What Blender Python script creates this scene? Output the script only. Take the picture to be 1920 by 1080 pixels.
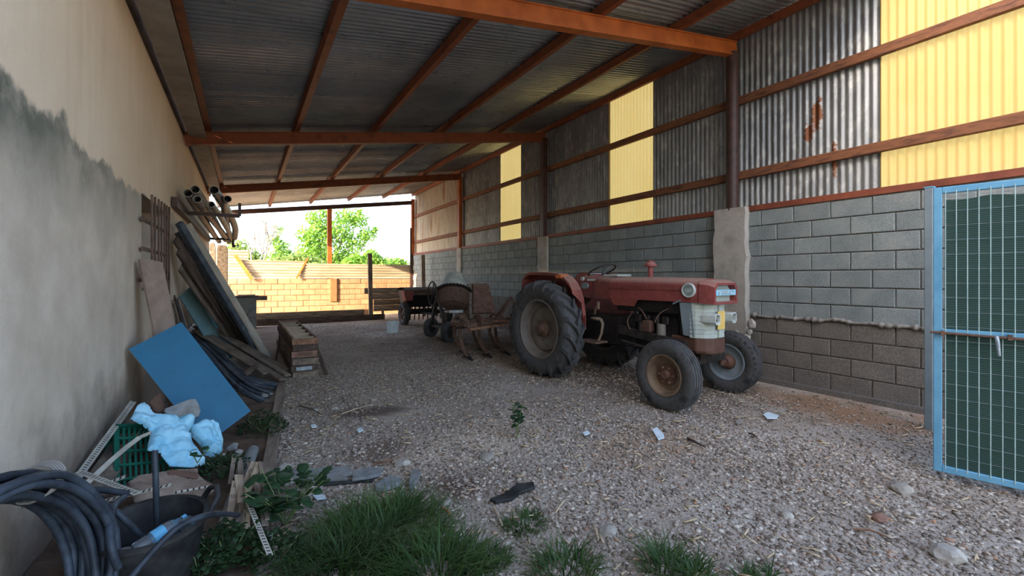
import bpy, bmesh, math, random
import numpy as np
from mathutils import Vector, Matrix, noise as mnoise

for o in list(bpy.data.objects):
    bpy.data.objects.remove(o, do_unlink=True)
scn = bpy.context.scene
COL = scn.collection
PI = math.pi
random.seed(7)

# ------------------------------------------------------------------ camera
FPX, U0, V0, CAMH = 825.0, 960.0, 520.0, 1.42
YAW = math.atan(502 / FPX)
CA, SA = math.cos(YAW), math.sin(YAW)
cd = bpy.data.cameras.new('camera')
cam = bpy.data.objects.new('camera', cd)
COL.objects.link(cam)
cam.location = (0, 0, CAMH)
cam.rotation_euler = (PI / 2, 0, -YAW)
cd.sensor_width = 36
cd.lens = FPX / 1920 * 36
cd.shift_y = -20 / 1920
cd.clip_start = 0.02
cd.clip_end = 500
scn.camera = cam

# ------------------------------------------------------------------ sky, sun, exposure
SUN_DIR = Vector((-1.0, -0.42, 0.33)).normalized()      # towards the sun
world = bpy.data.worlds.new('world')
scn.world = world
world.use_nodes = True
wn = world.node_tree
wn.nodes.clear()
sky = wn.nodes.new('ShaderNodeTexSky')
sky.sky_type = 'NISHITA'
sky.sun_disc = False
sky.sun_elevation = math.radians(32)
sky.sun_rotation = math.atan2(SUN_DIR.x, SUN_DIR.y)
sky.altitude = 100
sky.air_density = 1.0
sky.dust_density = 2.5
sky.ozone_density = 1.0
bg = wn.nodes.new('ShaderNodeBackground')
bg.inputs['Strength'].default_value = 0.30
wo = wn.nodes.new('ShaderNodeOutputWorld')
wn.links.new(sky.outputs[0], bg.inputs[0])
wn.links.new(bg.outputs[0], wo.inputs[0])
sl = bpy.data.lights.new('sun', 'SUN')
sl.energy = 6.2
sl.angle = math.radians(0.6)
sl.color = (1.0, 0.80, 0.55)
sun = bpy.data.objects.new('sun', sl)
COL.objects.link(sun)
sun.rotation_euler = SUN_DIR.to_track_quat('Z', 'Y').to_euler()
vs = scn.view_settings
vs.view_transform = 'Standard'
vs.look = 'None'
vs.gamma = 1.0
vs.use_curve_mapping = False
vs.exposure = 1.9
scn.cycles.max_bounces = 10
scn.cycles.diffuse_bounces = 6
scn.cycles.transmission_bounces = 8
scn.cycles.transparent_max_bounces = 12

# ------------------------------------------------------------------ pixel -> place
def ray(x, y):
    r = (x - U0) / FPX
    return Vector((r * CA + SA, -r * SA + CA, -(y - V0) / FPX))
def G(x, y, z=0.0):
    d = ray(x, y); t = (z - CAMH) / d.z
    return Vector((d.x * t, d.y * t, z))
def PX(x, y, X):
    d = ray(x, y); t = X / d.x
    return Vector((X, d.y * t, CAMH + d.z * t))
def PY(x, y, Y):
    d = ray(x, y); t = Y / d.y
    return Vector((d.x * t, Y, CAMH + d.z * t))
def HIT(x, y, p, n):
    d = ray(x, y); o = Vector((0, 0, CAMH)); n = Vector(n)
    return o + d * ((Vector(p) - o).dot(n) / d.dot(n))

# ------------------------------------------------------------------ mesh helpers
class MB:
    def __init__(s): s.v = []; s.f = []; s.u = None
    def add(s, vs, fs):
        b = len(s.v); s.v += [tuple(p) for p in vs]; s.f += [tuple(i + b for i in f) for f in fs]; return s
    def box(s, c, size, M=None):
        hx, hy, hz = [q / 2 for q in size]
        P = [Vector((x, y, z)) for x in (-hx, hx) for y in (-hy, hy) for z in (-hz, hz)]
        if M is not None: P = [M @ p for p in P]
        c = Vector(c)
        return s.add([p + c for p in P], [(0,1,3,2),(4,6,7,5),(0,4,5,1),(2,3,7,6),(0,2,6,4),(1,5,7,3)])
    def bar(s, p0, p1, w, t, n=(0, 0, 1), w1=None):
        """rectangular bar; w across, t along n"""
        p0, p1, n = Vector(p0), Vector(p1), Vector(n)
        d = (p1 - p0).normalized()
        a = d.cross(n)
        if a.length < 1e-4: a = d.cross(Vector((1, 0.1, 0)))
        a.normalize(); n = a.cross(d).normalized()
        w1 = w if w1 is None else w1
        P = []
        for p, ww in ((p0, w), (p1, w1)):
            for i, j in ((-1,-1),(1,-1),(1,1),(-1,1)): P.append(p + a * (i * ww / 2) + n * (j * t / 2))
        return s.add(P, [(3,2,1,0),(4,5,6,7),(0,1,5,4),(1,2,6,5),(2,3,7,6),(3,0,4,7)])
    def tube(s, pts, r, n=8, closed=False, cap=True, hollow=0):
        pts = [Vector(p) for p in pts]; m = len(pts)
        rr = r if hasattr(r, '__len__') else [r] * m
        P = []; up = None
        for i in range(m):
            if closed: d = pts[(i + 1) % m] - pts[i - 1]
            else: d = pts[min(i + 1, m - 1)] - pts[max(i - 1, 0)]
            d.normalize()
            if up is None:
                up = d.orthogonal().normalized()
            else:
                up = (up - d * up.dot(d)); up.normalize()
            b = d.cross(up)
            for k in range(n):
                a = 2 * PI * k / n
                P.append(pts[i] + (up * math.cos(a) + b * math.sin(a)) * rr[i])
        F = []
        for i in range(m if closed else m - 1):
            i2 = (i + 1) % m
            for k in range(n):
                k2 = (k + 1) % n
                F.append((i*n+k, i*n+k2, i2*n+k2, i2*n+k))
        if not closed and cap:
            F.append(tuple(reversed(range(n)))); F.append(tuple((m-1)*n + k for k in range(n)))
        return s.add(P, F)
    def lathe(s, prof, n=24, M=None, cap=False, arc=None):
        """profile of (r, h) turned about local z"""
        P = []; F = []; m = len(prof)
        full = arc is None
        steps = n if full else n + 1
        for k in range(steps):
            a = 2 * PI * k / n if full else arc[0] + (arc[1] - arc[0]) * k / n
            for r, h in prof: P.append(Vector((r * math.cos(a), r * math.sin(a), h)))
        for k in range(n):
            k2 = (k + 1) % steps
            for i in range(m - 1): F.append((k*m+i, k2*m+i, k2*m+i+1, k*m+i+1))
        if cap:
            F.append(tuple(k * m for k in reversed(range(n)))); F.append(tuple(k * m + m - 1 for k in range(n)))
        if M is not None: P = [M @ p for p in P]
        return s.add(P, F)
    def prism(s, poly, vec):
        """closed 3-D polygon swept along vec"""
        n = len(poly); vec = Vector(vec); P = [Vector(p) for p in poly]
        F = [tuple(reversed(range(n))), tuple(range(n, 2*n))] + [(i, (i+1) % n, n + (i+1) % n, n + i) for i in range(n)]
        return s.add(P + [p + vec for p in P], F)
    def loft(s, rings, closed=True, cap=True):
        n = len(rings[0]); P = [Vector(p) for r in rings for p in r]; F = []
        for i in range(len(rings) - 1):
            for k in range(n if closed else n - 1):
                k2 = (k + 1) % n
                F.append((i*n+k, i*n+k2, (i+1)*n+k2, (i+1)*n+k))
        if cap and closed:
            F.append(tuple(reversed(range(n)))); F.append(tuple((len(rings)-1)*n + k for k in range(n)))
        return s.add(P, F)
    def grid(s, fn, nu, nv):
        P = [fn(i / nu, j / nv) for j in range(nv + 1) for i in range(nu + 1)]
        F = [(j*(nu+1)+i, j*(nu+1)+i+1, (j+1)*(nu+1)+i+1, (j+1)*(nu+1)+i) for j in range(nv) for i in range(nu)]
        return s.add(P, F)
    def mesh(s, name, smooth=0):
        me = bpy.data.meshes.new(name)
        me.from_pydata(s.v, [], s.f)
        me.validate()
        bm = bmesh.new(); bm.from_mesh(me)
        bmesh.ops.recalc_face_normals(bm, faces=bm.faces)
        if smooth:
            for f in bm.faces: f.smooth = True
            for e in bm.edges:
                if len(e.link_faces) == 2 and e.calc_face_angle(0) > math.radians(smooth): e.smooth = False
        bm.to_mesh(me); bm.free()
        return me
    def build(s, name, mat, parent=None, smooth=0, bevel=0):
        me = s.mesh(name, smooth)
        if bevel:
            bm = bmesh.new(); bm.from_mesh(me)
            bmesh.ops.bevel(bm, geom=[e for e in bm.edges if e.calc_face_angle(0) > 0.6], offset=bevel, segments=1, affect='EDGES', profile=0.5)
            bm.to_mesh(me); bm.free()
        return ob(name, me, mat, parent)

def ob(name, me, mat, parent=None):
    o = bpy.data.objects.new(name, me)
    COL.objects.link(o)
    if mat is not None and me is not None:
        if not me.materials: me.materials.append(mat)
    if parent is not None: o.parent = parent
    return o
def tag(o, label, cat, group=None):
    o['label'] = label; o['category'] = cat
    if group: o['group'] = group
    return o
def struct(o, label=None):
    o['kind'] = 'structure'
    if label: o['label'] = label
    return o
def empty(name, loc=(0, 0, 0), rz=0, rot=None):
    o = bpy.data.objects.new(name, None)
    COL.objects.link(o); o.location = loc; o.empty_display_size = 0.1
    o.rotation_euler = rot if rot else (0, 0, rz)
    return o
def thing(name, label, cat, loc=(0, 0, 0), rz=0, group=None, rot=None):
    return tag(empty(name, loc, rz, rot), label, cat, group)
def RZ(a): return Matrix.Rotation(a, 3, 'Z')
def RX(a): return Matrix.Rotation(a, 3, 'X')
def RY(a): return Matrix.Rotation(a, 3, 'Y')
def np_mesh(name, V, F, k):
    me = bpy.data.meshes.new(name)
    V = np.asarray(V, np.float32).reshape(-1, 3); F = np.asarray(F, np.int32).reshape(-1, k)
    me.vertices.add(len(V)); me.vertices.foreach_set('co', V.ravel())
    me.loops.add(F.size); me.loops.foreach_set('vertex_index', F.ravel())
    me.polygons.add(len(F)); me.polygons.foreach_set('loop_start', np.arange(0, F.size, k, dtype=np.int32))
    me.polygons.foreach_set('loop_total', np.full(len(F), k, np.int32))
    me.update(calc_edges=True)
    return me

# ------------------------------------------------------------------ materials
def srgb(r, g, b):
    f = lambda c: (c / 255 / 12.92) if c / 255 <= 0.04045 else ((c / 255 + 0.055) / 1.055) ** 2.4
    return (f(r), f(g), f(b), 1)
class NT:
    def __init__(s, name):
        s.m = bpy.data.materials.new(name); s.m.use_nodes = True
        s.t = s.m.node_tree; s.t.nodes.clear()
        s.out = s.n('ShaderNodeOutputMaterial')
        s.co = s.n('ShaderNodeTexCoord')
    def n(s, typ, **kw):
        nd = s.t.nodes.new(typ)
        for k, v in kw.items(): setattr(nd, k, v)
        return nd
    def link(s, a, b): s.t.links.new(a, b)
    def noise(s, scale, detail=5, rough=0.6, vec=None, dist=0):
        nd = s.n('ShaderNodeTexNoise'); nd.inputs['Scale'].default_value = scale
        nd.inputs['Detail'].default_value = detail; nd.inputs['Roughness'].default_value = rough
        nd.inputs['Distortion'].default_value = dist
        s.link(vec if vec else s.co.outputs['Object'], nd.inputs['Vector']); return nd.outputs['Fac']
    def map(s, scale=(1,1,1), rot=(0,0,0), loc=(0,0,0), src='Object'):
        nd = s.n('ShaderNodeMapping'); nd.inputs['Scale'].default_value = scale
        nd.inputs['Rotation'].default_value = rot; nd.inputs['Location'].default_value = loc
        s.link(s.co.outputs[src], nd.inputs['Vector']); return nd.outputs[0]
    def ramp(s, fac, stops, interp='LINEAR'):
        nd = s.n('ShaderNodeValToRGB'); cr = nd.color_ramp; cr.interpolation = interp
        while len(cr.elements) < len(stops): cr.elements.new(0.5)
        for e, (p, c) in zip(cr.elements, stops):
            e.position = p; e.color = c if len(c) == 4 else (*c, 1)
        s.link(fac, nd.inputs[0]); return nd.outputs[0]
    def mix(s, fac, a, b, mode='MIX'):
        nd = s.n('ShaderNodeMix', data_type='RGBA', blend_type=mode)
        for sock, v in ((nd.inputs[0], fac), (nd.inputs[6], a), (nd.inputs[7], b)):
            if hasattr(v, 'links') or hasattr(v, 'is_linked'): s.link(v, sock)
            else: sock.default_value = v
        return nd.outputs[2]
    def math(s, op, a, b=0.0, clamp=False):
        nd = s.n('ShaderNodeMath', operation=op); nd.use_clamp = clamp
        for sock, v in ((nd.inputs[0], a), (nd.inputs[1], b)):
            if hasattr(v, 'is_linked'): s.link(v, sock)
            else: sock.default_value = v
        return nd.outputs[0]
    def sep(s, src='Object'):
        nd = s.n('ShaderNodeSeparateXYZ'); s.link(s.co.outputs[src], nd.inputs[0]); return nd.outputs
    def rand(s, col, amt, sat=0.0):
        oi = s.n('ShaderNodeObjectInfo'); hs = s.n('ShaderNodeHueSaturation')
        v = s.math('MULTIPLY_ADD', oi.outputs['Random'], 2 * amt); v.node.inputs[2].default_value = 1 - amt
        s.link(v, hs.inputs['Value']); s.link(col, hs.inputs['Color']); return hs.outputs[0]
    def bump(s, h, strength=0.3, dist=0.01):
        nd = s.n('ShaderNodeBump'); nd.inputs['Strength'].default_value = strength; nd.inputs['Distance'].default_value = dist
        s.link(h, nd.inputs['Height']); return nd.outputs[0]
    def bsdf(s, col, rough=0.8, metal=0.0, nrm=None, spec=0.5, **kw):
        p = s.n('ShaderNodeBsdfPrincipled')
        if hasattr(col, 'is_linked'): s.link(col, p.inputs['Base Color'])
        else: p.inputs['Base Color'].default_value = col
        for k, v in (('Roughness', rough), ('Metallic', metal)):
            if hasattr(v, 'is_linked'): s.link(v, p.inputs[k])
            else: p.inputs[k].default_value = v
        p.inputs['Specular IOR Level'].default_value = spec
        if nrm is not None: s.link(nrm, p.inputs['Normal'])
        for k, v in kw.items(): p.inputs[k].default_value = v
        return p.outputs[0]
    def done(s, sh): s.link(sh, s.out.inputs['Surface']); return s.m

def rough_mat(name, c1, c2, scale=6, rough=0.85, metal=0.0, bump=0.25, bscale=None, rand=0.0, c3=None, stretch=(1,1,1), spec=0.4, bdist=0.008, lo=0.35, hi=0.65):
    t = NT(name)
    v = t.map(stretch)
    f = t.noise(scale, 6, 0.62, v)
    st = [(lo, c1), (hi, c2)]
    if c3: st = [(lo - 0.03, c1), (0.5, c2), (hi + 0.03, c3)]
    c = t.ramp(f, st)
    if rand: c = t.rand(c, rand)
    b = t.noise(bscale or scale * 6, 6, 0.6, v)
    return t.done(t.bsdf(c, rough, metal, t.bump(b, bump, bdist), spec))
MAT = {}
def wood(name, c1, c2, rand=0.2, rough=0.85):
    """grain runs along the longest direction through stretched noise in object x/y/z"""
    return rough_mat(name, c1, c2, scale=5, rough=rough, bump=0.35, bscale=40, rand=rand, stretch=(3, 0.7, 3), spec=0.25)
MAT['wood_grey'] = wood('weathered_wood', srgb(92, 80, 70), srgb(142, 126, 110))
MAT['wood_dark'] = wood('dark_wood', srgb(58, 48, 42), srgb(98, 82, 72))
MAT['wood_brown'] = wood('brown_wood', srgb(96, 66, 50), srgb(146, 112, 88))
MAT['wood_pale'] = wood('pale_wood', srgb(150, 130, 108), srgb(186, 166, 140), 0.12)
MAT['wood_red'] = wood('reddish_wood', srgb(108, 78, 66), srgb(144, 112, 96), 0.2)
MAT['timber_orange'] = wood('orange_timber', srgb(176, 96, 40), srgb(206, 126, 66), 0.08)
MAT['rust_beam'] = rough_mat('red_oxide_steel', srgb(94, 46, 26), srgb(128, 68, 36), scale=4, rough=0.62, bump=0.15, rand=0.08, c3=srgb(110, 56, 30), stretch=(1.2, 1.2, 1.2))
MAT['rust_orange'] = rough_mat('orange_oxide_steel', srgb(142, 72, 28), srgb(176, 96, 42), scale=4, rough=0.6, bump=0.12, rand=0.06)
MAT['girt'] = rough_mat('brown_girt', srgb(84, 52, 34), srgb(122, 78, 50), scale=6, rough=0.8, bump=0.3, rand=0.15, c3=srgb(70, 44, 36), stretch=(3, 0.6, 3))
MAT['sill'] = rough_mat('red_brown_rail', srgb(104, 52, 36), srgb(132, 70, 48), scale=5, rough=0.65, bump=0.1)
MAT['rust_dark'] = rough_mat('dark_brown_steel', srgb(50, 33, 30), srgb(72, 48, 42), scale=9, rough=0.55, bump=0.12, rand=0.1)
MAT['rust'] = rough_mat('rusty_iron', srgb(66, 52, 45), srgb(108, 82, 66), scale=14, rough=0.85, bump=0.4, rand=0.15, c3=srgb(90, 77, 70))
MAT['iron'] = rough_mat('dark_iron', srgb(34, 31, 30), srgb(66, 58, 52), scale=14, rough=0.75, metal=0.3, bump=0.3)
MAT['black_iron'] = rough_mat('oily_black_iron', srgb(20, 19, 19), srgb(44, 38, 36), scale=12, rough=0.6, metal=0.2, bump=0.3)
MAT['rubber'] = rough_mat('dusty_tyre_rubber', srgb(38, 39, 41), srgb(74, 73, 72), scale=7, rough=0.85, bump=0.2, bscale=60, c3=srgb(54, 54, 56))
MAT['rubber_black'] = rough_mat('black_rubber', srgb(22, 22, 24), srgb(66, 64, 62), scale=6, rough=0.65, bump=0.15, lo=0.4, hi=0.7)
MAT['hose'] = rough_mat('dusty_black_hose', srgb(28, 33, 39), srgb(66, 74, 84), scale=9, rough=0.55, bump=0.12, rand=0.25)
MAT['steel_blue'] = rough_mat('blue_grey_steel', srgb(70, 78, 86), srgb(104, 112, 120), scale=6, rough=0.5, metal=0.3, bump=0.12, rand=0.12)
MAT['galv'] = rough_mat('galvanised_steel', srgb(120, 130, 140), srgb(168, 176, 182), scale=18, rough=0.45, metal=0.5, bump=0.05)
MAT['pvc'] = rough_mat('grey_pvc', srgb(124, 118, 110), srgb(168, 160, 150), scale=5, rough=0.55, bump=0.08, rand=0.12)
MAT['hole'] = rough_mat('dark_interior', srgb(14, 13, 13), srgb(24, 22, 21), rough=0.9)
MAT['concrete'] = rough_mat('cement_render', srgb(136, 132, 126), srgb(168, 162, 152), scale=3.2, rough=0.92, bump=0.5, bscale=26, c3=srgb(150, 142, 130))
MAT['stone'] = rough_mat('pale_stone', srgb(126, 118, 108), srgb(168, 160, 148), scale=8, rough=0.9, bump=0.6, rand=0.2)
MAT['slate'] = rough_mat('grey_slab', srgb(92, 96, 98), srgb(132, 134, 132), scale=7, rough=0.9, bump=0.5, rand=0.12, c3=srgb(112, 108, 100))
MAT['white_paint'] = rough_mat('dirty_white_paint', srgb(150, 158, 154), srgb(196, 202, 196), scale=6, rough=0.6, bump=0.1)
MAT['paper'] = rough_mat('white_scrap', srgb(190, 208, 214), srgb(220, 230, 232), scale=8, rough=0.8, rand=0.1)
MAT['soil'] = rough_mat('brown_soil', srgb(72, 54, 42), srgb(104, 84, 68), scale=9, rough=0.95, bump=0.6, bscale=50)
# ------------------------------------------------------------------ structure
WL, WR = -0.78, 5.81            # inner faces of the two long walls
ROOF0 = 1.75                     # front edge of the roof
BAYS = [-0.92, 3.63, 8.16, 12.70, 17.25]
def roof_h(x): return CAMH + 2.294 + 0.168 * x          # top of the rafters
def gz(x, y):
    return 0.012 * mnoise.noise(Vector((x * 0.9, y * 0.9, 3))) + 0.07 * max(0.0, min(1.0, (x - 4.9) / 0.9)) ** 2

# floor ---------------------------------------------------------------
t = NT('gravel_ground')
n1 = t.noise(1.1, 6, 0.6); n2 = t.noise(14, 5, 0.65); n3 = t.noise(2.6, 4, 0.6)
vor = t.n('ShaderNodeTexVoronoi'); vor.inputs['Scale'].default_value = 52
t.link(t.co.outputs['Object'], vor.inputs['Vector'])
grain = t.ramp(t.math('MULTIPLY_ADD', vor.outputs['Color'], 1.0), [(0.0, srgb(112, 102, 92)), (0.5, srgb(156, 144, 132)), (1.0, srgb(190, 178, 164))])
base = t.mix(t.ramp(n1, [(0.35, (0, 0, 0)), (0.65, (1, 1, 1))]), grain, srgb(150, 134, 118))
base = t.mix(0.35, base, t.ramp(n2, [(0.3, srgb(96, 86, 78)), (0.7, srgb(176, 164, 150))]))
def spot(cx, cy, r, soft=0.5, sx=1.0, sy=1.0):
    v = t.map((sx / r, sy / r, 0), (0, 0, 0), (-cx * sx / r, -cy * sy / r, 0))
    ln = t.n('ShaderNodeVectorMath', operation='LENGTH'); t.link(v, ln.inputs[0])
    d = t.math('ADD', ln.outputs['Value'], t.math('MULTIPLY', t.math('SUBTRACT', n3, 0.5), 1.6))
    return t.ramp(d, [(1 - soft, (1, 1, 1)), (1.0, (0, 0, 0))])
for cx, cy, r, sx, sy, c, k in (
        (1.6, 3.4, 0.75, 0.8, 1.4, srgb(190, 172, 152), 0.9), (2.05, 3.55, 0.5, 1, 1.3, srgb(194, 176, 156), 0.9),
        (3.15, 11.0, 0.9, 0.8, 1.0, srgb(196, 190, 180), 0.8),
        (5.35, 2.0, 0.8, 1.6, 0.7, srgb(146, 112, 84), 0.85), (5.3, 3.0, 0.7, 1.6, 0.7, srgb(140, 110, 86), 0.7),
        (1.15, 4.75, 0.42, 0.8, 1.6, srgb(70, 52, 42), 0.75), (0.95, 3.65, 0.35, 0.9, 1.2, srgb(84, 60, 46), 0.7),
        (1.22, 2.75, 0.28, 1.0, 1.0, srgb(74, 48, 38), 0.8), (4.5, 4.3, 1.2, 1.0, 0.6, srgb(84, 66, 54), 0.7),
        (2.9, 2.6, 0.55, 0.8, 1.2, srgb(164, 128, 92), 0.5),
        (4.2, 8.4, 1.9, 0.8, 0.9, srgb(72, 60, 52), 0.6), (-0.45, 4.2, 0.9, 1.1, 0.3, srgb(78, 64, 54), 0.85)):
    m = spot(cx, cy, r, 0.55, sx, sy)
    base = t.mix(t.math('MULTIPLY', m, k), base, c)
hgt = t.math('ADD', t.math('MULTIPLY', vor.outputs['Distance'], -0.8), t.math('MULTIPLY', n2, 0.7))
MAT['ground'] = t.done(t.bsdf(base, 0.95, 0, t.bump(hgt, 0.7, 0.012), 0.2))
m = MB()
nx, ny = 66, 230
m.grid(lambda u, v: Vector((-1.0 + 7.1 * u, -6 + 24.0 * v, gz(-1.0 + 7.1 * u, -6 + 24.0 * v))), nx, ny)
fl = struct(m.build('floor', MAT['ground'], smooth=180), 'pale gravel floor of the open shed')
MAT['field'] = rough_mat('dry_earth', srgb(150, 126, 98), srgb(182, 158, 126), scale=0.8, rough=0.95, bump=0.3, bscale=8)
m = MB()
m.grid(lambda u, v: Vector((-60 + 120 * u, -40 + 130 * v, -0.06)), 8, 8)
struct(m.build('ground_outside', MAT['field']), 'dry earth ground around the shed')

# left plastered wall ---------------------------------------------------
t = NT('stained_plaster')
xyz = t.sep()
big = t.noise(0.9, 6, 0.62); mid = t.noise(3.0, 6, 0.6); fine = t.noise(30, 6, 0.6); streak = t.noise(2.2, 5, 0.6, t.map((1, 4, 0.5)))
edge = t.math('ADD', xyz[2], t.math('MULTIPLY', t.math('SUBTRACT', t.noise(1.9, 5, 0.6), 0.5), 0.55))
grey = t.ramp(edge, [(0.0, (1, 1, 1)), (0.717, (1, 1, 1)), (0.732, (0, 0, 0))])
grey.node.color_ramp.elements[0].position = 0.0
e3 = t.math('DIVIDE', edge, 3.0)
t.link(e3, grey.node.inputs[0])
warm = t.ramp(big, [(0.3, srgb(222, 196, 166)), (0.7, srgb(236, 214, 186))])
warm = t.mix(t.math('MULTIPLY', t.ramp(streak, [(0.5, (0, 0, 0)), (0.75, (1, 1, 1))]), 0.35), warm, srgb(206, 182, 154))
cem = t.ramp(mid, [(0.3, srgb(194, 178, 158)), (0.55, srgb(212, 196, 176)), (0.75, srgb(222, 208, 190))])
# darker greenish band just under the ragged edge, fading downwards and towards the far end
band = t.ramp(e3, [(0.56, (0, 0, 0)), (0.70, (1, 1, 1)), (0.735, (1, 1, 1)), (0.737, (0, 0, 0))])
fade = t.ramp(t.math('DIVIDE', xyz[1], 10.0), [(0.22, (1, 1, 1)), (0.62, (0.15, 0.15, 0.15))])
bm_ = t.math('MULTIPLY', t.math('MULTIPLY', band, fade), t.ramp(mid, [(0.30, (0.2, 0.2, 0.2)), (0.5, (1, 1, 1))]))
cem = t.mix(t.math('MULTIPLY', bm_, 1.0), cem, srgb(92, 94, 80))
damp = t.math('ADD', xyz[2], t.math('MULTIPLY', t.math('SUBTRACT', t.noise(1.5, 6, 0.65), 0.5), 0.9))
dampm = t.ramp(t.math('ADD', damp, t.math('MULTIPLY', xyz[1], -0.09)), [(0.0, (1, 1, 1)), (0.5, (0, 0, 0))])
cem = t.mix(t.math('MULTIPLY', dampm, 0.8), cem, srgb(92, 80, 72))
col = t.mix(grey, warm, cem)
speck = t.ramp(t.noise(60, 2, 0.5), [(0.70, (0, 0, 0)), (0.74, (1, 1, 1))])
col = t.mix(t.math('MULTIPLY', speck, 0.35), col, srgb(210, 206, 198))
MAT['plaster'] = t.done(t.bsdf(col, 0.92, 0, t.bump(t.math('ADD', t.math('MULTIPLY', mid, 1.0), t.math('MULTIPLY', fine, 0.25)), 0.35, 0.03), 0.2))
wy0, wy1, wz0, wz1 = 5.05, 6.62, 1.30, 2.17
m = MB()
def wall_face(y0, y1, z0, z1, ny=1, nz=1):
    m.box(((WL - 0.32 + WL) / 2, (y0 + y1) / 2, (z0 + z1) / 2), (0.32, y1 - y0, z1 - z0))
wall_face(-7, 1.8, -0.1, 7.5); wall_face(1.8, wy0, -0.1, 3.70); wall_face(wy1, 14.0, -0.1, 3.70)  # first stretch, out of view, is built extra tall to block stray sun
wall_face(wy0, wy1, -0.1, wz0); wall_face(wy0, wy1, wz1, 3.70)
wl = struct(m.build('wall_left', MAT['plaster']), 'stained plaster wall, beige above and grey cement below')
# barred window in it
w = struct(empty('window_1'), 'barred wall opening with rusty iron grille and rubble stones')
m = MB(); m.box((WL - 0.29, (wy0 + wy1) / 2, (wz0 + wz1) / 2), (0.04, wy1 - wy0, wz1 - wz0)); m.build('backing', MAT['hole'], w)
ys = [PX(x, 420, WL + 0.03).y for x in (281, 287, 294, 299.5, 305, 309.5, 314)]
ztop = [PX(x, y, WL + 0.03).z for x, y in ((281, 369), (287, 373), (294, 377), (299.5, 381), (305, 384), (309.5, 388), (314, 391))]
for y, z in zip(ys, ztop):
    m = MB(); m.tube([(WL + 0.045, y, 1.22), (WL + 0.045, y, z + 0.02)], 0.0105, 6); m.build('bar', MAT['rust'], w)
for z in (1.93, 1.67, 1.40):
    m = MB(); m.bar((WL + 0.025, ys[0] - 0.35, z), (WL + 0.025, ys[-1] + 0.12, z), 0.035, 0.012, (1, 0, 0)); m.build('cross_bar', MAT['rust'], w)
def rock(r, seed, sx=1, sy=1, sz=1, sub=1):
    bm = bmesh.new(); bmesh.ops.create_icosphere(bm, subdivisions=sub, radius=r)
    rr = random.Random(seed)
    off = Vector((rr.random() * 50, rr.random() * 50, rr.random() * 50))
    for v in bm.verts:
        d = v.co.normalized(); k = 1 + 0.35 * mnoise.noise(d * 1.6 + off) + 0.12 * mnoise.noise(d * 4 + off)
        v.co = Vector((d.x * sx, d.y * sy, d.z * sz)) * r * k
    me = bpy.data.meshes.new('rock'); bm.to_mesh(me); bm.free(); return me
for i, (dz, s) in enumerate(((2.05, 0.10), (1.9, 0.09), (1.76, 0.12), (1.6, 0.1), (1.46, 0.11), (1.36, 0.09))):
    o = ob('rubble_stone', rock(s, i + 3, 0.7, 0.8, 1.0), MAT['stone'], w); o.location = (WL - 0.09, wy0 + 0.09 + 0.02 * (i % 2), dz)

# right block wall ------------------------------------------------------
def block_mat(name, a, b, c):
    t = NT(name)
    v = t.n('ShaderNodeVectorMath', operation='ADD')
    oi = t.n('ShaderNodeObjectInfo'); t.link(t.co.outputs['Object'], v.inputs[0])
    sc = t.n('ShaderNodeVectorMath', operation='SCALE'); sc.inputs[0].default_value = (17, 31, 7); t.link(oi.outputs['Random'], sc.inputs['Scale'])
    t.link(sc.outputs[0], v.inputs[1])
    f = t.noise(3.5, 6, 0.65, v.outputs[0]); g = t.noise(70, 4, 0.7, v.outputs[0])
    c_ = t.ramp(f, [(0.3, a), (0.5, b), (0.72, c)])
    c_ = t.mix(0.25, c_, t.ramp(g, [(0.3, srgb(80, 78, 74)), (0.7, srgb(190, 186, 178))]))
    c_ = t.rand(c_, 0.09)
    return t.done(t.bsdf(c_, 0.93, 0, t.bump(g, 0.5, 0.006), 0.2))
MAT['block'] = block_mat('grey_concrete_block', srgb(92, 104, 107), srgb(110, 121, 123), srgb(130, 136, 134))
MAT['block_low'] = block_mat('soiled_concrete_block', srgb(70, 64, 60), srgb(86, 78, 73), srgb(100, 92, 86))
MAT['block_far'] = block_mat('ochre_concrete_block', srgb(158, 110, 70), srgb(176, 128, 84), srgb(188, 144, 102))
MAT['mortar'] = rough_mat('mortar', srgb(112, 108, 102), srgb(140, 134, 126), scale=8, rough=0.95, bump=0.6)
MAT['mortar_far'] = rough_mat('ochre_mortar', srgb(132, 92, 60), srgb(152, 110, 74), scale=8, rough=0.95, bump=0.5)
m = MB(); m.box((5.93, 8.9, 1.13), (0.2, 16.9, 2.40))
wr = struct(m.build('wall_right', MAT['mortar']), 'grey concrete block wall with corrugated sheets above')
def block_mesh(L, Hh, D=0.06, ch=0.007):
    m = MB()
    a, b = L / 2, Hh / 2
    P = [(D, -a, -b), (D, a, -b), (D, a, b), (D, -a, b), (ch, -a, -b), (ch, a, -b), (ch, a, b), (ch, -a, b), (0, -a + ch, -b + ch), (0, a - ch, -b + ch), (0, a - ch, b - ch), (0, -a + ch, b - ch)]
    F = [(4, 5, 9, 8), (5, 6, 10, 9), (6, 7, 11, 10), (7, 4, 8, 11), (8, 9, 10, 11), (0, 1, 5, 4), (1, 2, 6, 5), (2, 3, 7, 6), (3, 0, 4, 7)]
    m.add(P, F); return m
phase = PX(1426.7, 467, WR).y % 0.4
bmesh_full = block_mesh(0.391, 0.189).mesh('concrete_block'); bmesh_full.materials.append(MAT['block'])
bmesh_low = block_mesh(0.391, 0.189).mesh('soiled_block'); bmesh_low.materials.append(MAT['block_low'])
far = MB(); farlow = MB(); nb = 0
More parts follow.
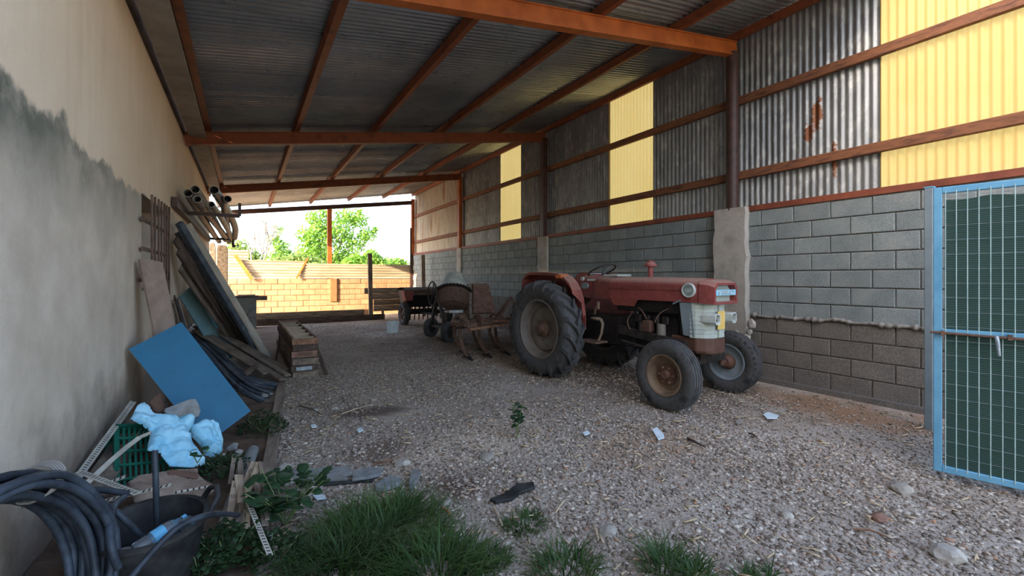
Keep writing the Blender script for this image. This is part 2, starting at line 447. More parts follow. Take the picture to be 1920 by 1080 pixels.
for k in range(11):
    z = 0.2 + 0.2 * k
    ph = phase + (0.2 if k % 2 else 0.0)
    j0 = 1
    for j in range(j0, 60):
        y = ph + 0.4 * j + 0.2
        if y > 17.1: break
        x = WR + random.uniform(-0.003, 0.003)
        if 1.25 < y < 12.0 and nb < 300:
            o = ob('concrete_block', bmesh_low if k < 4 else bmesh_full, None, wr); o.location = (x, y, z); nb += 1
        else:
            b = block_mesh(0.391, 0.189)
            (farlow if k < 4 else far).add([Vector(p) + Vector((x, y, z)) for p in b.v], b.f)
o = far.build('block_courses', MAT['block'], wr); o['kind'] = 'stuff'
o = farlow.build('lower_block_courses', MAT['block_low'], wr); o['kind'] = 'stuff'
# rough mortar ledge where the lower courses end
m = MB(); pts = []
for i in range(160):
    y = 0.9 + 2.45 * i / 159; pts.append((WR - 0.012 + 0.02 * mnoise.noise(Vector((y * 6, 1, 0))), y, 0.915 + 0.03 * mnoise.noise(Vector((y * 4, 5, 0)))))
m.tube(pts, [0.014 + 0.05 * abs(mnoise.noise(Vector((p[1] * 14, 0, 9)))) for p in pts], 7); m.build('mortar_ledge', MAT['mortar'], wr, 60)
m = MB(); m.box((WR - 0.02, 7.6, 0.02), (0.12, 17, 0.2)); m.build('footing', MAT['block_low'], wr)
# cement piers under the steel columns
for i, (yc, wd, zt, pr) in enumerate(((3.63, 0.46, 2.37, 0.10), (8.16, 0.36, 2.34, 0.05), (12.70, 0.30, 2.34, 0.05))):
    poly = []; N = 26
    for s_ in (1, -1):
        for j in range(N + 1):
            q = j / N if s_ > 0 else 1 - j / N
            z = -0.1 + (zt + 0.1) * q
            poly.append((WR - pr, yc + s_ * (wd / 2 + 0.03 * mnoise.noise(Vector((z * 5, s_ * 7 + i, 2))) + 0.02 * mnoise.noise(Vector((z * 21, s_ * 3, i)))), z))
    m = MB(); m.prism(poly, (pr + 0.03, 0, 0)); m.build('pier', MAT['concrete'], wr)
for i, (dy, dz, s) in enumerate(((-0.27, 0.62, 0.06), (-0.25, 0.48, 0.08), (-0.3, 0.30, 0.07), (-0.12, 0.66, 0.05), (-0.33, 0.80, 0.07), (-0.2, 0.16, 0.09), (-0.3, 0.70, 0.05))):
    o = ob('broken_render', rock(s, 40 + i, 0.6, 0.9, 1.0), MAT['stone'] if i % 2 else MAT['concrete'], wr); o.location = (WR - 0.12, 3.63 + dy, dz)
# red-oxide sill rail, girts and columns
m = MB(); m.box((WR + 0.04, 8.85, 2.345), (0.10, 16.8, 0.07)); m.build('sill_rail', MAT['sill'], wr)
for z in (2.83, 3.87):
    for a, b in zip([0.45] + BAYS[1:-1], BAYS[1:]):
        m = MB(); m.box((WR + 0.07, (a + b) / 2, z), (0.06, b - a - 0.02, 0.11)); m.build('girt', MAT['girt'], wr, bevel=0.006)
for i, y in list(enumerate(BAYS))[1:]:
    m = MB()
    if i in (0, 1): m.tube([(WR - 0.02, y, 2.34), (WR - 0.02, y, roof_h(WR) - 0.16)], 0.082, 16)
    else: m.box((WR - 0.0, y, (2.34 + roof_h(WR) - 0.12) / 2), (0.12, 0.13, roof_h(WR) - 0.12 - 2.34))
    m.build('column', MAT['rust_dark'] if i < 3 else MAT['rust_orange'], wr, 40)
# corrugated cladding
t = NT('corrugated_steel')
n1 = t.noise(2.0, 6, 0.65, t.map((1, 1, 0.35))); n2 = t.noise(9, 5, 0.7, t.map((1, 1, 0.5))); rst = t.noise(2.3, 5, 0.65, t.map((1, 1.0, 0.6)))
c = t.ramp(n1, [(0.3, srgb(112, 114, 116)), (0.7, srgb(150, 152, 152))])
c = t.mix(t.ramp(n2, [(0.5, (0, 0, 0)), (0.66, (1, 1, 1))]), c, srgb(172, 172, 168))
rr = t.sep()
def rspot(cy, cz, ry, rz_):
    v = t.map((0, 1 / ry, 1 / rz_), (0, 0, 0), (0, -cy / ry, -cz / rz_))
    ln = t.n('ShaderNodeVectorMath', operation='LENGTH'); t.link(v, ln.inputs[0])
    d = t.math('ADD', ln.outputs['Value'], t.math('MULTIPLY', t.math('SUBTRACT', t.noise(16, 6, 0.75), 0.5), 3.2))
    return t.ramp(d, [(0.7, (1, 1, 1)), (0.95, (0, 0, 0))])
for px, py, ry, rz_ in ((1532, 215, 0.07, 0.20), (1516, 250, 0.06, 0.12), (1565, 300, 0.035, 0.24)):
    p = PX(px, py, WR + 0.12); c = t.mix(rspot(p.y, p.z, ry, rz_), c, srgb(112, 68, 42))
MAT['cladding'] = t.done(t.bsdf(c, t.ramp(n2, [(0.3, (0.42,) * 3), (0.7, (0.62,) * 3)]), 0.5, t.bump(n2, 0.15, 0.004)))
MAT['clad_old'] = rough_mat('weathered_corrugated_steel', srgb(150, 142, 132), srgb(178, 168, 154), scale=1.6, rough=0.6, metal=0.35, bump=0.1, c3=srgb(132, 104, 80), stretch=(1, 2.2, 0.4), rand=0.05)
t = NT('yellow_translucent_sheet')
cy_ = t.ramp(t.noise(1.2, 3), [(0.3, srgb(246, 212, 134)), (0.7, srgb(252, 222, 150))])
tr = t.n('ShaderNodeBsdfTranslucent'); t.link(t.mix(1.0, cy_, (0.72, 0.66, 0.56, 1), 'MULTIPLY'), tr.inputs[0])
df = t.bsdf(cy_, 0.5, 0)
ms = t.n('ShaderNodeMixShader'); ms.inputs[0].default_value = 0.70
t.link(df, ms.inputs[1]); t.link(tr.outputs[0], ms.inputs[2])
MAT['yellow'] = t.done(ms.outputs[0])
def corrugated(origin, udir, lu, vdir, lv, nrm, period=0.076, amp=0.0095, nv=1, seg=8, ph=0.0):
    m = MB(); origin, udir, vdir, nrm = Vector(origin), Vector(udir), Vector(vdir), Vector(nrm)
    nu = max(2, int(lu / period * seg))
    return m.grid(lambda u, v: origin + udir * (lu * u) + vdir * (lv * v) + nrm * (amp * math.cos(2 * PI * (ph + lu * u) / period)), nu, nv)
CX = WR + 0.115
panels = [(0.93, PX(1650, 200, CX).y), (PX(1225, 300, CX).y, PX(1143, 300, CX).y), (PX(978, 400, CX).y, PX(938, 400, CX).y)]
edges = [(-1.3, 'cladding')]
cur = 0.45; segs = []
for a, b in panels + [(17.35, 17.35)]:
    L = a - cur; k = max(1, round(L / 0.83))
    for i in range(k): segs.append((cur + L * i / k, cur + L * (i + 1) / k, 'clad'))
    if b > a: segs.append((a, b, 'yellow'))
    cur = b
for i, (a, b, kd) in enumerate(segs):
    dx = 0.004 * (i % 2)
    m = corrugated((CX + dx, a - 0.015, 2.36), (0, 1, 0), b - a + 0.03, (0, 0, 1), roof_h(CX) + 0.08 - 2.36, (1, 0, 0), ph=a)
    mm = MAT['yellow'] if kd == 'yellow' else (MAT['clad_old'] if a > 12.6 else MAT['cladding'])
    if kd == 'yellow': m = corrugated((CX + dx, a - 0.015, 2.36), (0, 1, 0), b - a + 0.03, (0, 0, 1), roof_h(CX) + 0.08 - 2.36, (1, 0, 0), ph=a, amp=0.016)
    o = m.build('cladding_sheet', mm, wr, 80)
    if kd == 'yellow': o['label'] = 'yellow translucent corrugated sheet'

# roof --------------------------------------------------------------------
ce = struct(empty('ceiling'), 'sloping corrugated steel roof on red oxide beams')
t = NT('roof_steel')
n1 = t.noise(1.2, 6, 0.65); n2 = t.noise(9, 5, 0.7, t.map((0.5, 1, 1)))
c = t.ramp(n1, [(0.3, srgb(134, 138, 140)), (0.7, srgb(170, 172, 172))])
c = t.rand(c, 0.12)
MAT['roof'] = t.done(t.bsdf(c, t.ramp(n2, [(0.3, (0.24,) * 3), (0.7, (0.42,) * 3)]), 0.8))
slope = Vector((1, 0, 0.168)).normalized(); up = Vector((-0.168, 0, 1)).normalized()
y = ROOF0; i = 0
while y < 17.2:
    w_ = min(0.85, 17.3 - y)
    x0 = -0.74
    m = corrugated((x0, y - 0.02, roof_h(x0) + 0.115 + 0.004 * (i % 2)), (0, 1, 0), w_ + 0.04, slope, (6.72) / slope.x, up, ph=y, seg=8, amp=0.014)
    m.build('roof_sheet', MAT['roof'], ce, 80)
    y += w_; i += 1
def ibeam(p0, p1, w, h, tf=0.012, tw=0.012, rec=0.5):
    """I section, p0-p1 run along the top centre"""
    p0, p1 = Vector(p0), Vector(p1); d = (p1 - p0).normalized(); a = d.cross(Vector((0, 0, 1))).normalized(); n = a.cross(d).normalized()
    ww = w / 2; tw = w * (1 - rec) / 2
    prof = [(-ww, 0), (ww, 0), (ww, -tf), (tw, -tf), (tw, -h + tf), (ww, -h + tf), (ww, -h), (-ww, -h), (-ww, -h + tf), (-tw, -h + tf), (-tw, -tf), (-ww, -tf)]
    m = MB(); m.loft([[p + a * q[0] + n * q[1] for q in prof] for p in (p0, p1)]); return m
for i, y in list(enumerate(BAYS[:-1]))[1:]:
    ibeam((WL + 0.0, y, roof_h(WL)), (WR + 0.02, y, roof_h(WR)), 0.10, 0.19, 0.014, rec=0.35).build('roof_beam', MAT['rust_orange'] if i == 1 else MAT['rust_beam'], ce)
for x in (-0.47, 0.74, 2.02, 3.33, 4.62, 5.80):
    m = MB(); m.box((x, (ROOF0 + 17.3) / 2, roof_h(x) + 0.052), (0.075, 17.25 - ROOF0, 0.10), RY(-math.atan(0.168))); m.build('purlin', MAT['rust_beam'], ce)
zl, zr_ = PY(430, 396, 17.25).z, PY(770, 376, 17.25).z
m = MB(); m.bar((WL, 17.25, zl - 0.09), (WR + 0.05, 17.25, zr_ - 0.07), 0.10, 0.15, (0, 0, 1)); m.build('end_beam', MAT['rust_dark'], ce)
px_ = PY(620, 450, 17.33).x
m = MB(); m.box((px_, 17.60, 1.55), (0.15, 0.12, 3.1)); m.v = [(p[0], p[1], p[2] if p[2] < 1 else 4.08) for p in m.v]; m.bar((px_, 17.60, 4.0), (px_, 17.3, 4.0), 0.12, 0.12); m.build('end_post', MAT['rust_orange'], ce)
m = MB(); m.box((WR - 0.05, 17.25, 1.7), (0.12, 0.10, 3.4)); m.build('end_post', MAT['rust_dark'], ce)
# gutter board along the top of the plastered wall
m = MB(); m.box((-0.60, (ROOF0 + 14) / 2, roof_h(-0.6) - 0.06), (0.21, 14 - ROOF0, 0.05)); m.box((-0.70, (ROOF0 + 14) / 2, roof_h(-0.6) + 0.0), (0.01, 14 - ROOF0, 0.16))
struct(m.build('trim_1', rough_mat('grey_gutter', srgb(124, 118, 110), srgb(152, 146, 138), scale=3, rough=0.7)), 'flat grey gutter board under the low roof edge')
m = MB(); m.box((-0.765, (ROOF0 + 14) / 2, roof_h(-0.765) + 0.03), (0.03, 14 - ROOF0, 0.14))  # dark strip put in as the shade of the gap beside the gutter
struct(m.build('trim_2', MAT['wood_dark']), 'dark strip standing in for the shaded gap along the top of the plastered wall')

# back wall ---------------------------------------------------------------
BY = 17.36
m = MB(); m.box((1.0, BY + 0.10, 0.68), (10.5, 0.16, 1.38)); wb = struct(m.build('wall_back', MAT['mortar_far']), 'sunlit ochre block wall closing the far end')
bfar = block_mesh(0.39, 0.187).mesh('ochre_block'); bfar.materials.append(MAT['block_far'])
for k in range(7):
    z = 1.285 - 0.2 * k
    x = -3.6 + (0.2 if k % 2 else 0)
    while x < 5.85:
        o = ob('concrete_block', bfar, None, wb); o.location = (x, BY + random.uniform(-0.006, 0.006), z); o.rotation_euler = (0, 0, PI / 2)
        x += 0.4
xp = PY(625, 550, BY).x
m = MB(); m.box((xp, BY - 0.025, 0.95), (0.24, 0.07, 0.85)); m.build('pier', MAT['mortar_far'], wb, bevel=0.01)
# ------------------------------------------------------------------ tractor
def paint(name, a, b, dust, rough=0.55, k=0.55, rand=0):
    t = NT(name)
    f = t.noise(3.5, 6, 0.65); g = t.noise(22, 5, 0.7); ge = t.n('ShaderNodeNewGeometry')
    sx = t.n('ShaderNodeSeparateXYZ'); t.link(ge.outputs['Normal'], sx.inputs[0])
    c = t.ramp(f, [(0.32, a), (0.68, b)])
    d = t.ramp(sx.outputs[2], [(0.35, (0, 0, 0)), (0.95, (1, 1, 1))])        # settled dust lies on what faces up
    d = t.math('ADD', t.math('MULTIPLY', d, 0.7), t.math('MULTIPLY', t.ramp(g, [(0.5, (0, 0, 0)), (0.75, (1, 1, 1))]), 0.25), True)
    c = t.mix(t.math('MULTIPLY', d, k), c, dust)
    return t.done(t.bsdf(c, rough, 0, t.bump(g, 0.06, 0.003)))
DUST = srgb(178, 152, 134)
MAT['red'] = paint('faded_red_paint', srgb(112, 48, 46), srgb(134, 62, 56), DUST, 0.6, 0.8)
MAT['red_dirty'] = paint('scuffed_red_paint', srgb(100, 44, 40), srgb(132, 62, 48), DUST, 0.7, 0.7)
MAT['grille'] = paint('pale_grey_paint', srgb(150, 160, 154), srgb(184, 190, 180), srgb(196, 190, 176), 0.55, 0.4)
MAT['side_grey'] = paint('blue_grey_paint', srgb(104, 116, 122), srgb(126, 138, 144), srgb(150, 150, 146), 0.6, 0.3)
MAT['cast_brown'] = paint('rusted_casting', srgb(72, 48, 38), srgb(100, 68, 52), srgb(120, 96, 80), 0.75, 0.4)
MAT['rim_rust'] = paint('rusty_cream_rim', srgb(88, 68, 54), srgb(138, 118, 96), srgb(130, 110, 92), 0.75, 0.3)
MAT['rim_grey'] = paint('grey_wheel_rim', srgb(92, 86, 80), srgb(122, 114, 106), srgb(136, 120, 106), 0.75, 0.4)
MAT['rim_blue'] = paint('blue_grey_rim', srgb(104, 116, 124), srgb(132, 142, 148), srgb(150, 146, 140), 0.6, 0.25)
MAT['plate_blue'] = rough_mat('pale_blue_plate', srgb(120, 178, 206), srgb(150, 202, 224), scale=10, rough=0.5, bump=0.05)
MAT['plate_yellow'] = rough_mat('yellow_plate', srgb(206, 172, 92), srgb(222, 190, 116), scale=6, rough=0.6, bump=0.05)
MAT['glass_grey'] = rough_mat('dusty_lamp_glass', srgb(104, 118, 116), srgb(134, 146, 142), scale=10, rough=0.25, bump=0.05)
MAT['orange_lens'] = rough_mat('orange_lens', srgb(168, 84, 40), srgb(196, 108, 60), scale=8, rough=0.35)

TR = thing('tractor', 'old faded red farm tractor with pale grey grille parked along the block wall', 'tractor', (4.34, 5.22, 0.0), math.atan2(-0.996, 0.09))
WHY = Matrix.Rotation(-PI / 2, 3, 'X')           # lathe axis z -> local y
def lathe_y(m, prof, y0, n=40, sgn=1, c=(0, 0, 0)):
    """profile (r, y) turned about the y axis through c"""
    c = Vector(c); q = MB(); q.lathe([(r, h * sgn) for r, h in prof], n, Matrix.Rotation(-PI / 2, 3, 'X'))
    m.add([Vector((p[0], p[1], p[2])) + c + Vector((0, y0, 0)) for p in q.v], q.f); return m
def lug_tyre(R, W, rim_r, n_lug, lug_h, n=48):
    """tractor drive tyre about the y axis, chevron lugs"""
    h = W / 2; Rb = R - lug_h
    prof = [(rim_r, h * 0.62), (rim_r + 0.03, h * 0.78), (rim_r + (Rb - rim_r) * 0.45, h * 1.0), (rim_r + (Rb - rim_r) * 0.8, h * 0.96), (Rb - 0.012, h * 0.8), (Rb, h * 0.4), (Rb + 0.003, 0)]
    prof = prof + [(r, -y) for r, y in reversed(prof[:-1])]
    m = MB(); lathe_y(m, prof, 0, n)
    def rad(y):
        a = abs(y) / h
        pts = [(0, Rb + 0.003), (0.4, Rb), (0.8, Rb - 0.012), (0.96, rim_r + (Rb - rim_r) * 0.8), (1.0, rim_r + (Rb - rim_r) * 0.6)]
        for (a0, r0), (a1, r1) in zip(pts[:-1], pts[1:]):
            if a <= a1: return r0 + (r1 - r0) * (a - a0) / (a1 - a0)
        return pts[-1][1]
    for sd in (1, -1):
        for k in range(n_lug):
            f0 = 2 * PI * (k + (0.5 if sd < 0 else 0)) / n_lug
            rings = []
            for i, u in enumerate((0.0, 0.3, 0.6, 0.85, 1.0)):
                y = sd * h * (-0.06 + 1.05 * u); fi = f0 - 0.30 * (u ** 0.85) * 1.1
                rb = rad(y) - 0.01; ro = rad(y) + lug_h * (1.0 if u < 0.9 else 0.55); wd = 0.026 + 0.012 * u
                if u == 1.0: y = sd * h * 1.03
                ring = []
                for rr_, ww in ((rb, wd * 1.25), (ro, wd * 0.8)):
                    for s_ in ((-1, 1) if rr_ == rb else (1, -1)):
                        a = fi + s_ * ww / rr_; ring.append(Vector((rr_ * math.sin(a), y, rr_ * math.cos(a))))
                rings.append(ring)
            m.loft(rings)
    return m
def front_tyre(R, W, rim_r, tread=False):
    h = W / 2
    prof = [(rim_r, h * 0.6), (rim_r + 0.02, h * 0.8), (rim_r + (R - rim_r) * 0.5, h), (R - 0.035, h * 0.93), (R - 0.014, h * 0.78)]
    ribs = [(R - 0.002, h * 0.70), (R - 0.002, h * 0.5), (R - 0.014, h * 0.46), (R - 0.014, h * 0.38), (R, h * 0.34), (R, h * 0.08), (R - 0.012, h * 0.05)]
    prof = prof + ribs + [(R - 0.012, -h * 0.05)] + [(r, -y) for r, y in reversed(prof + ribs[:-1])]
    m = MB(); lathe_y(m, prof, 0, 48)
    if tread:
        for k in range(34):
            a = 2 * PI * k / 34
            for sd in (1, -1):
                M_ = Matrix.Rotation(a, 3, 'Y')
                m.box(M_ @ Vector((0, sd * h * 0.80, R - 0.022)), (0.03, h * 0.34, 0.026), M_)
    return m
# rear wheels
for sd in (-1, 1):
    tm = lug_tyre(0.695, 0.33, 0.405, 18, 0.055)
    tm.v = [(p[0], p[1] * (-sd), p[2]) for p in tm.v]
    ty = tm.build('rear_tyre', MAT['rubber'], TR, 35); ty.location = (0, sd * 0.655, 0.685)
    o = sd
    m = MB(); lathe_y(m, [(0.425, 0.10), (0.425, 0.125), (0.405, 0.13), (0.385, 0.09), (0.375, 0.0), (0.345, -0.02), (0.33, -0.03), (0.31, 0.0), (0.22, 0.02), (0.20, 0.01), (0.10, 0.0)], 0, 40, o)
    lathe_y(m, [(0.425, -0.125), (0.405, -0.13), (0.38, -0.09), (0.375, 0.0)], 0, 40, o)
    m.build('rim', MAT['rim_grey'], ty, 40)
    m = MB(); lathe_y(m, [(0.125, 0.0), (0.125, 0.03), (0.105, 0.04), (0.085, 0.06), (0.07, 0.065), (0.06, 0.10), (0.03, 0.11), (0.001, 0.11)], 0, 24, o); m.build('hub', MAT['rust'], ty, 40)
    for k in range(8):
        a = 2 * PI * k / 8
        m = MB(); m.lathe([(0.001, 0.025), (0.012, 0.025), (0.012, 0), ], 6, Matrix.Rotation(-PI / 2 * o, 3, 'X')); b = m.build('wheel_bolt', MAT['rust'], ty); b.location = (0.155 * math.cos(a), o * 0.012, 0.155 * math.sin(a))
# front wheels
for sd in (-1, 1):
    ty = front_tyre(0.378, 0.185, 0.215, sd > 0).build('front_tyre', MAT['rubber'], TR, 35)
    ty.location = (2.0, sd * 0.64, 0.375); ty.rotation_euler = (0, 0, -0.06 if sd < 0 else 0.05)
    m = MB(); lathe_y(m, [(0.228, 0.062), (0.222, 0.075), (0.205, 0.07), (0.195, 0.045), (0.19, 0.0), (0.165, -0.012), (0.145, -0.005), (0.12, 0.0), (0.075, -0.01)], 0, 36, sd)
    lathe_y(m, [(0.228, -0.062), (0.222, -0.075), (0.205, -0.07), (0.195, -0.03), (0.12, -0.02), (0.09, -0.02)], 0, 36, sd)
    m.build('rim', MAT['rim_rust'] if sd < 0 else MAT['rim_blue'], ty, 40)
    m = MB(); lathe_y(m, [(0.12, 0.004), (0.12, 0.014), (0.055, 0.016), (0.05, 0.04), (0.042, 0.06), (0.036, 0.062), (0.001, 0.055)], 0, 24, sd); lathe_y(m, [(0.10, -0.02), (0.085, -0.06), (0.05, -0.09), (0.001, -0.09)], 0, 20, sd); m.build('hub', MAT['cast_brown'], ty, 40)
    for k in range(6):
        a = 2 * PI * k / 6
        m = MB(); m.lathe([(0.001, 0.02), (0.011, 0.02), (0.011, 0)], 6, Matrix.Rotation(-PI / 2 * sd, 3, 'X')); b = m.build('wheel_bolt', MAT['rim_rust'], ty); b.location = (0.085 * math.cos(a), sd * 0.014, 0.085 * math.sin(a))
# bonnet: half cross-section swept along x
def hood_ring(x, w, z0, z1, crown=0.025):
    pts = [(-w, z0), (-w, z1 - 0.07), (-w + 0.015, z1 - 0.035), (-w + 0.05, z1 - 0.01), (-w * 0.5, z1 + crown * 0.5), (0, z1 + crown)]
    pts = pts + [(-a, b) for a, b in reversed(pts[:-1])]
    return [Vector((x, a, b)) for a, b in pts]
hd = MB(); hd.loft([hood_ring(0.88, 0.275, 1.14, 1.405), hood_ring(1.5, 0.275, 1.14, 1.40), hood_ring(2.13, 0.27, 1.14, 1.385)])
hood = hd.build('bonnet', MAT['red'], TR, 35)
for s_ in (-1, 1):
    m = MB(); m.prism([(0.89, s_ * 0.277, 1.15), (0.95, s_ * 0.277, 1.06), (1.27, s_ * 0.277, 1.055), (1.34, s_ * 0.277, 1.15)], (0, -s_ * 0.012, 0)); m.build('side_skirt', MAT['red_dirty'], hood)
for s_ in (-1, 1):
    m = MB(); m.box((1.45, s_ * 0.279, 1.295), (1.14, 0.006, 0.045)); m.build('side_stripe', MAT['rust_orange'] if False else MAT['red_dirty'], hood)
    em = MB(); lathe_y(em, [(0.001, 0.02), (0.062, 0.02), (0.064, 0.03), (0.078, 0.03), (0.082, 0.015), (0.082, 0.0)], 0, 28, s_); e = em.build('badge', MAT['white_paint'], hood, 40); e.location = (2.03, s_ * 0.272, 1.275)
    em = MB(); lathe_y(em, [(0.001, 0.024), (0.060, 0.024), (0.060, 0.018)], 0, 28, s_); em.build('badge_face', MAT['glass_grey'], e, 40)
    m = MB(); m.tube([(1.93, s_ * 0.285, 1.16), (1.84, s_ * 0.30, 1.115)], 0.009, 6); m.build('bonnet_catch', MAT['galv'], hood)
def text_mesh(txt, size, depth):
    cu = bpy.data.curves.new('txt', 'FONT'); cu.body = txt; cu.size = size; cu.extrude = depth; cu.align_x = 'CENTER'; cu.align_y = 'CENTER'
    o = bpy.data.objects.new('txt', cu); COL.objects.link(o)
    me = bpy.data.meshes.new_from_object(o.evaluated_get(bpy.context.evaluated_depsgraph_get()))
    bpy.data.objects.remove(o, do_unlink=True); return me
try:
    me = text_mesh('160', 0.06, 0.002); o = ob('badge_lettering', me, MAT['white_paint'], hood)
    o.location = (2.03, -0.298, 1.275); o.rotation_euler = (PI / 2, 0, 0)
except Exception as ex: print('text', ex)
# nose: hollow red surround with the pale name panel set inside
def nose_ring(x, w, z0, z1, k=0.0):
    return [Vector((x, -w, z0)), Vector((x, -w, z1 - 0.05)), Vector((x, -w + 0.05, z1)), Vector((x, w - 0.05, z1)), Vector((x, w, z1 - 0.05)), Vector((x, w, z0))]
m = MB()
outer = [nose_ring(2.14, 0.272, 1.135, 1.395), nose_ring(2.24, 0.262, 1.13, 1.385), nose_ring(2.31, 0.245, 1.125, 1.36)]
inner = [nose_ring(2.31, 0.215, 1.15, 1.335), nose_ring(2.235, 0.205, 1.155, 1.33)]
m.loft(outer + inner, cap=False); m.add(outer[0], [(0, 1, 2, 3, 4, 5)])
ns = m.build('nose_surround', MAT['red'], TR, 30)
m = MB(); m.box((2.225, 0, 1.24), (0.03, 0.42, 0.19)); m.build('name_panel', MAT['grille'], ns)
m = MB(); m.box((2.29, 0.0, 1.252), (0.03, 0.44, 0.062)); pb = m.build('name_bar', MAT['plate_blue'], ns)
try:
    me = text_mesh('EBRO', 0.085, 0.004); o = ob('lettering', me, MAT['white_paint'], ns)
    o.location = (2.308, 0.0, 1.252); o.rotation_euler = (PI / 2, 0, PI / 2); o.scale = (1.55, 0.8, 1)
except Exception as ex: print('text', ex)
# grille: rounded front with horizontal ribs
def grille_ring(z, s=1.0, o=0.0):
    pts = [(2.03, -0.26), (2.09, -0.25), (2.17, -0.20), (2.225, -0.12), (2.235, 0), (2.225, 0.12), (2.17, 0.20), (2.09, 0.25), (2.03, 0.26), (2.03, 0)]
    return [Vector((2.03 + (x - 2.03) * s + (o if x > 2.04 else 0), y * s, z)) for x, y in pts]
m = MB(); rings = []
zz = 0.745
k = 0
while zz < 1.135:
    rings += [grille_ring(zz, 1.0), grille_ring(zz + 0.034, 1.0), grille_ring(zz + 0.036, 0.975), grille_ring(zz + 0.046, 0.975)]
    zz += 0.048
m.loft(rings); gr = m.build('grille', MAT['grille'], TR)
m = MB(); m.box((2.242, 0.0, 0.94), (0.02, 0.09, 0.38)); m.build('grille_bar', MAT['grille'], gr)
for s_ in (-1, 1):
    m = MB(); m.prism([(1.90, s_ * 0.262, 1.135), (2.05, s_ * 0.262, 1.135), (2.08, s_ * 0.255, 0.75), (1.945, s_ * 0.255, 0.765)], (0, -s_ * 0.015, 0)); m.build('side_panel', MAT['side_grey'], gr)
m = MB(); m.box((2.262, -0.02, 0.945), (0.006, 0.15, 0.20)); m.build('number_plate', MAT['plate_yellow'], gr)
# head lamps: the near one is broken and hollow, the other juts forward
for s_ in (-1, 1):
    q = []
    for xx, sc in ((2.10, 0.8), (2.20, 1.0), (2.31, 0.95)):
        ring = []
        for a in range(12):
            an = 2 * PI * a / 12; ring.append(Vector((xx, s_ * 0.175 + 0.068 * sc * max(-0.8, min(0.8, math.cos(an))), 0.965 + 0.078 * sc * max(-0.8, min(0.8, math.sin(an))))))
        q.append(ring)
    inn = [[Vector((xx, (p.y - s_ * 0.175) * 0.78 + s_ * 0.175, (p.z - 0.965) * 0.78 + 0.965)) for p in q[-1]] for xx in (2.31, 2.23)]
    m = MB(); m.loft(q + inn, cap=False); m.add(inn[-1], [tuple(range(12))]); h_ = m.build('head_lamp', MAT['white_paint'], gr, 30)
    m = MB()
    if s_ > 0: m.lathe([(0.001, 0.0), (0.03, -0.005), (0.045, -0.02)], 14, RY(PI / 2)); b = m.build('lamp_glass', MAT['glass_grey'], h_, 40); b.location = (2.285, s_ * 0.175, 0.965)
    else: m.tube([(2.23, -0.16, 0.97), (2.27, -0.15, 0.965), (2.29, -0.165, 0.94)], 0.008, 6); m.build('lamp_socket', MAT['hole'], h_)
# cast front carrier below the grille
m = MB()
def car(z, s): return [Vector((x, y * s, z)) for x, y in ((1.75, -0.2), (2.09, -0.245), (2.18, -0.19), (2.23, -0.11), (2.235, 0.11), (2.18, 0.19), (2.09, 0.245), (1.75, 0.2))]
m.loft([car(0.565, 0.9), car(0.60, 1.0), car(0.742, 1.0)]); m.build('front_carrier', MAT['cast_brown'], TR, bevel=0.01)
# engine, gearbox, rear axle
m = MB()
m.box((1.50, 0, 0.72), (0.62, 0.30, 0.42)); m.box((1.50, 0.0, 0.98), (0.56, 0.24, 0.14)); m.box((1.05, 0, 0.72), (0.34, 0.36, 0.40)); m.box((1.45, 0, 0.50), (0.46, 0.24, 0.12))
for k in range(4): m.box((1.28 + 0.13 * k, -0.17, 0.90), (0.09, 0.08, 0.10)); m.box((1.28 + 0.13 * k, 0.17, 0.90), (0.09, 0.08, 0.10))
m.box((1.42, 0, 1.06), (0.96, 0.40, 0.15)); m.build('engine_block', MAT['black_iron'], TR, bevel=0.012)
m = MB(); m.box((0.45, 0, 0.70), (0.95, 0.34, 0.40)); m.box((0.0, 0, 0.70), (0.5, 0.44, 0.46)); m.build('gearbox', MAT['black_iron'], TR, bevel=0.02)
m = MB(); m.tube([(0, -0.56, 0.685), (0, -0.25, 0.685), (0, 0.25, 0.685), (0, 0.56, 0.685)], [0.10, 0.14, 0.14, 0.10], 16); m.build('rear_axle', MAT['iron'], TR, 40)
m = MB(); m.tube([(1.62, -0.20, 0.86), (1.62, -0.20, 0.72)], 0.055, 14); m.tube([(1.62, -0.20, 0.72), (1.62, -0.20, 0.66)], [0.055, 0.02], 14); m.build('fuel_filter', MAT['rim_grey'], TR, 40)
m = MB(); m.tube([(1.36, -0.22, 0.86), (1.36, -0.22, 0.76)], 0.05, 14); m.build('fuel_filter', MAT['iron'], TR, 40)
m = MB(); m.box((1.45, -0.22, 0.82), (0.12, 0.1, 0.14)); m.tube([(1.39, -0.22, 0.82), (1.36, -0.22, 0.82)], 0.05, 12); m.build('injection_pump', MAT['cast_brown'], TR, bevel=0.01)
for a, b, c_ in (((1.45, -0.25, 0.90), (1.40, -0.27, 1.02), (1.28, -0.2, 1.04)), ((1.20, -0.24, 0.95), (1.12, -0.27, 0.85), (1.20, -0.25, 0.76)), ((1.56, -0.24, 0.88), (1.60, -0.25, 1.0), (1.72, -0.2, 1.05))):
    a, b, c_ = Vector(a), Vector(b), Vector(c_); m = MB(); m.tube([a * (1 - u) ** 2 + b * 2 * u * (1 - u) + c_ * u * u for u in [i / 8 for i in range(9)]], 0.008, 6); m.build('fuel_pipe', MAT['rust'], TR, 60)
m = MB(); m.tube([(1.83, 0, 0.98), (1.86, 0, 0.98)], 0.18, 20); m.build('radiator_fan', MAT['black_iron'], TR)
m = MB(); m.box((1.93, 0, 0.94), (0.10, 0.44, 0.36)); m.build('radiator', MAT['black_iron'], TR)
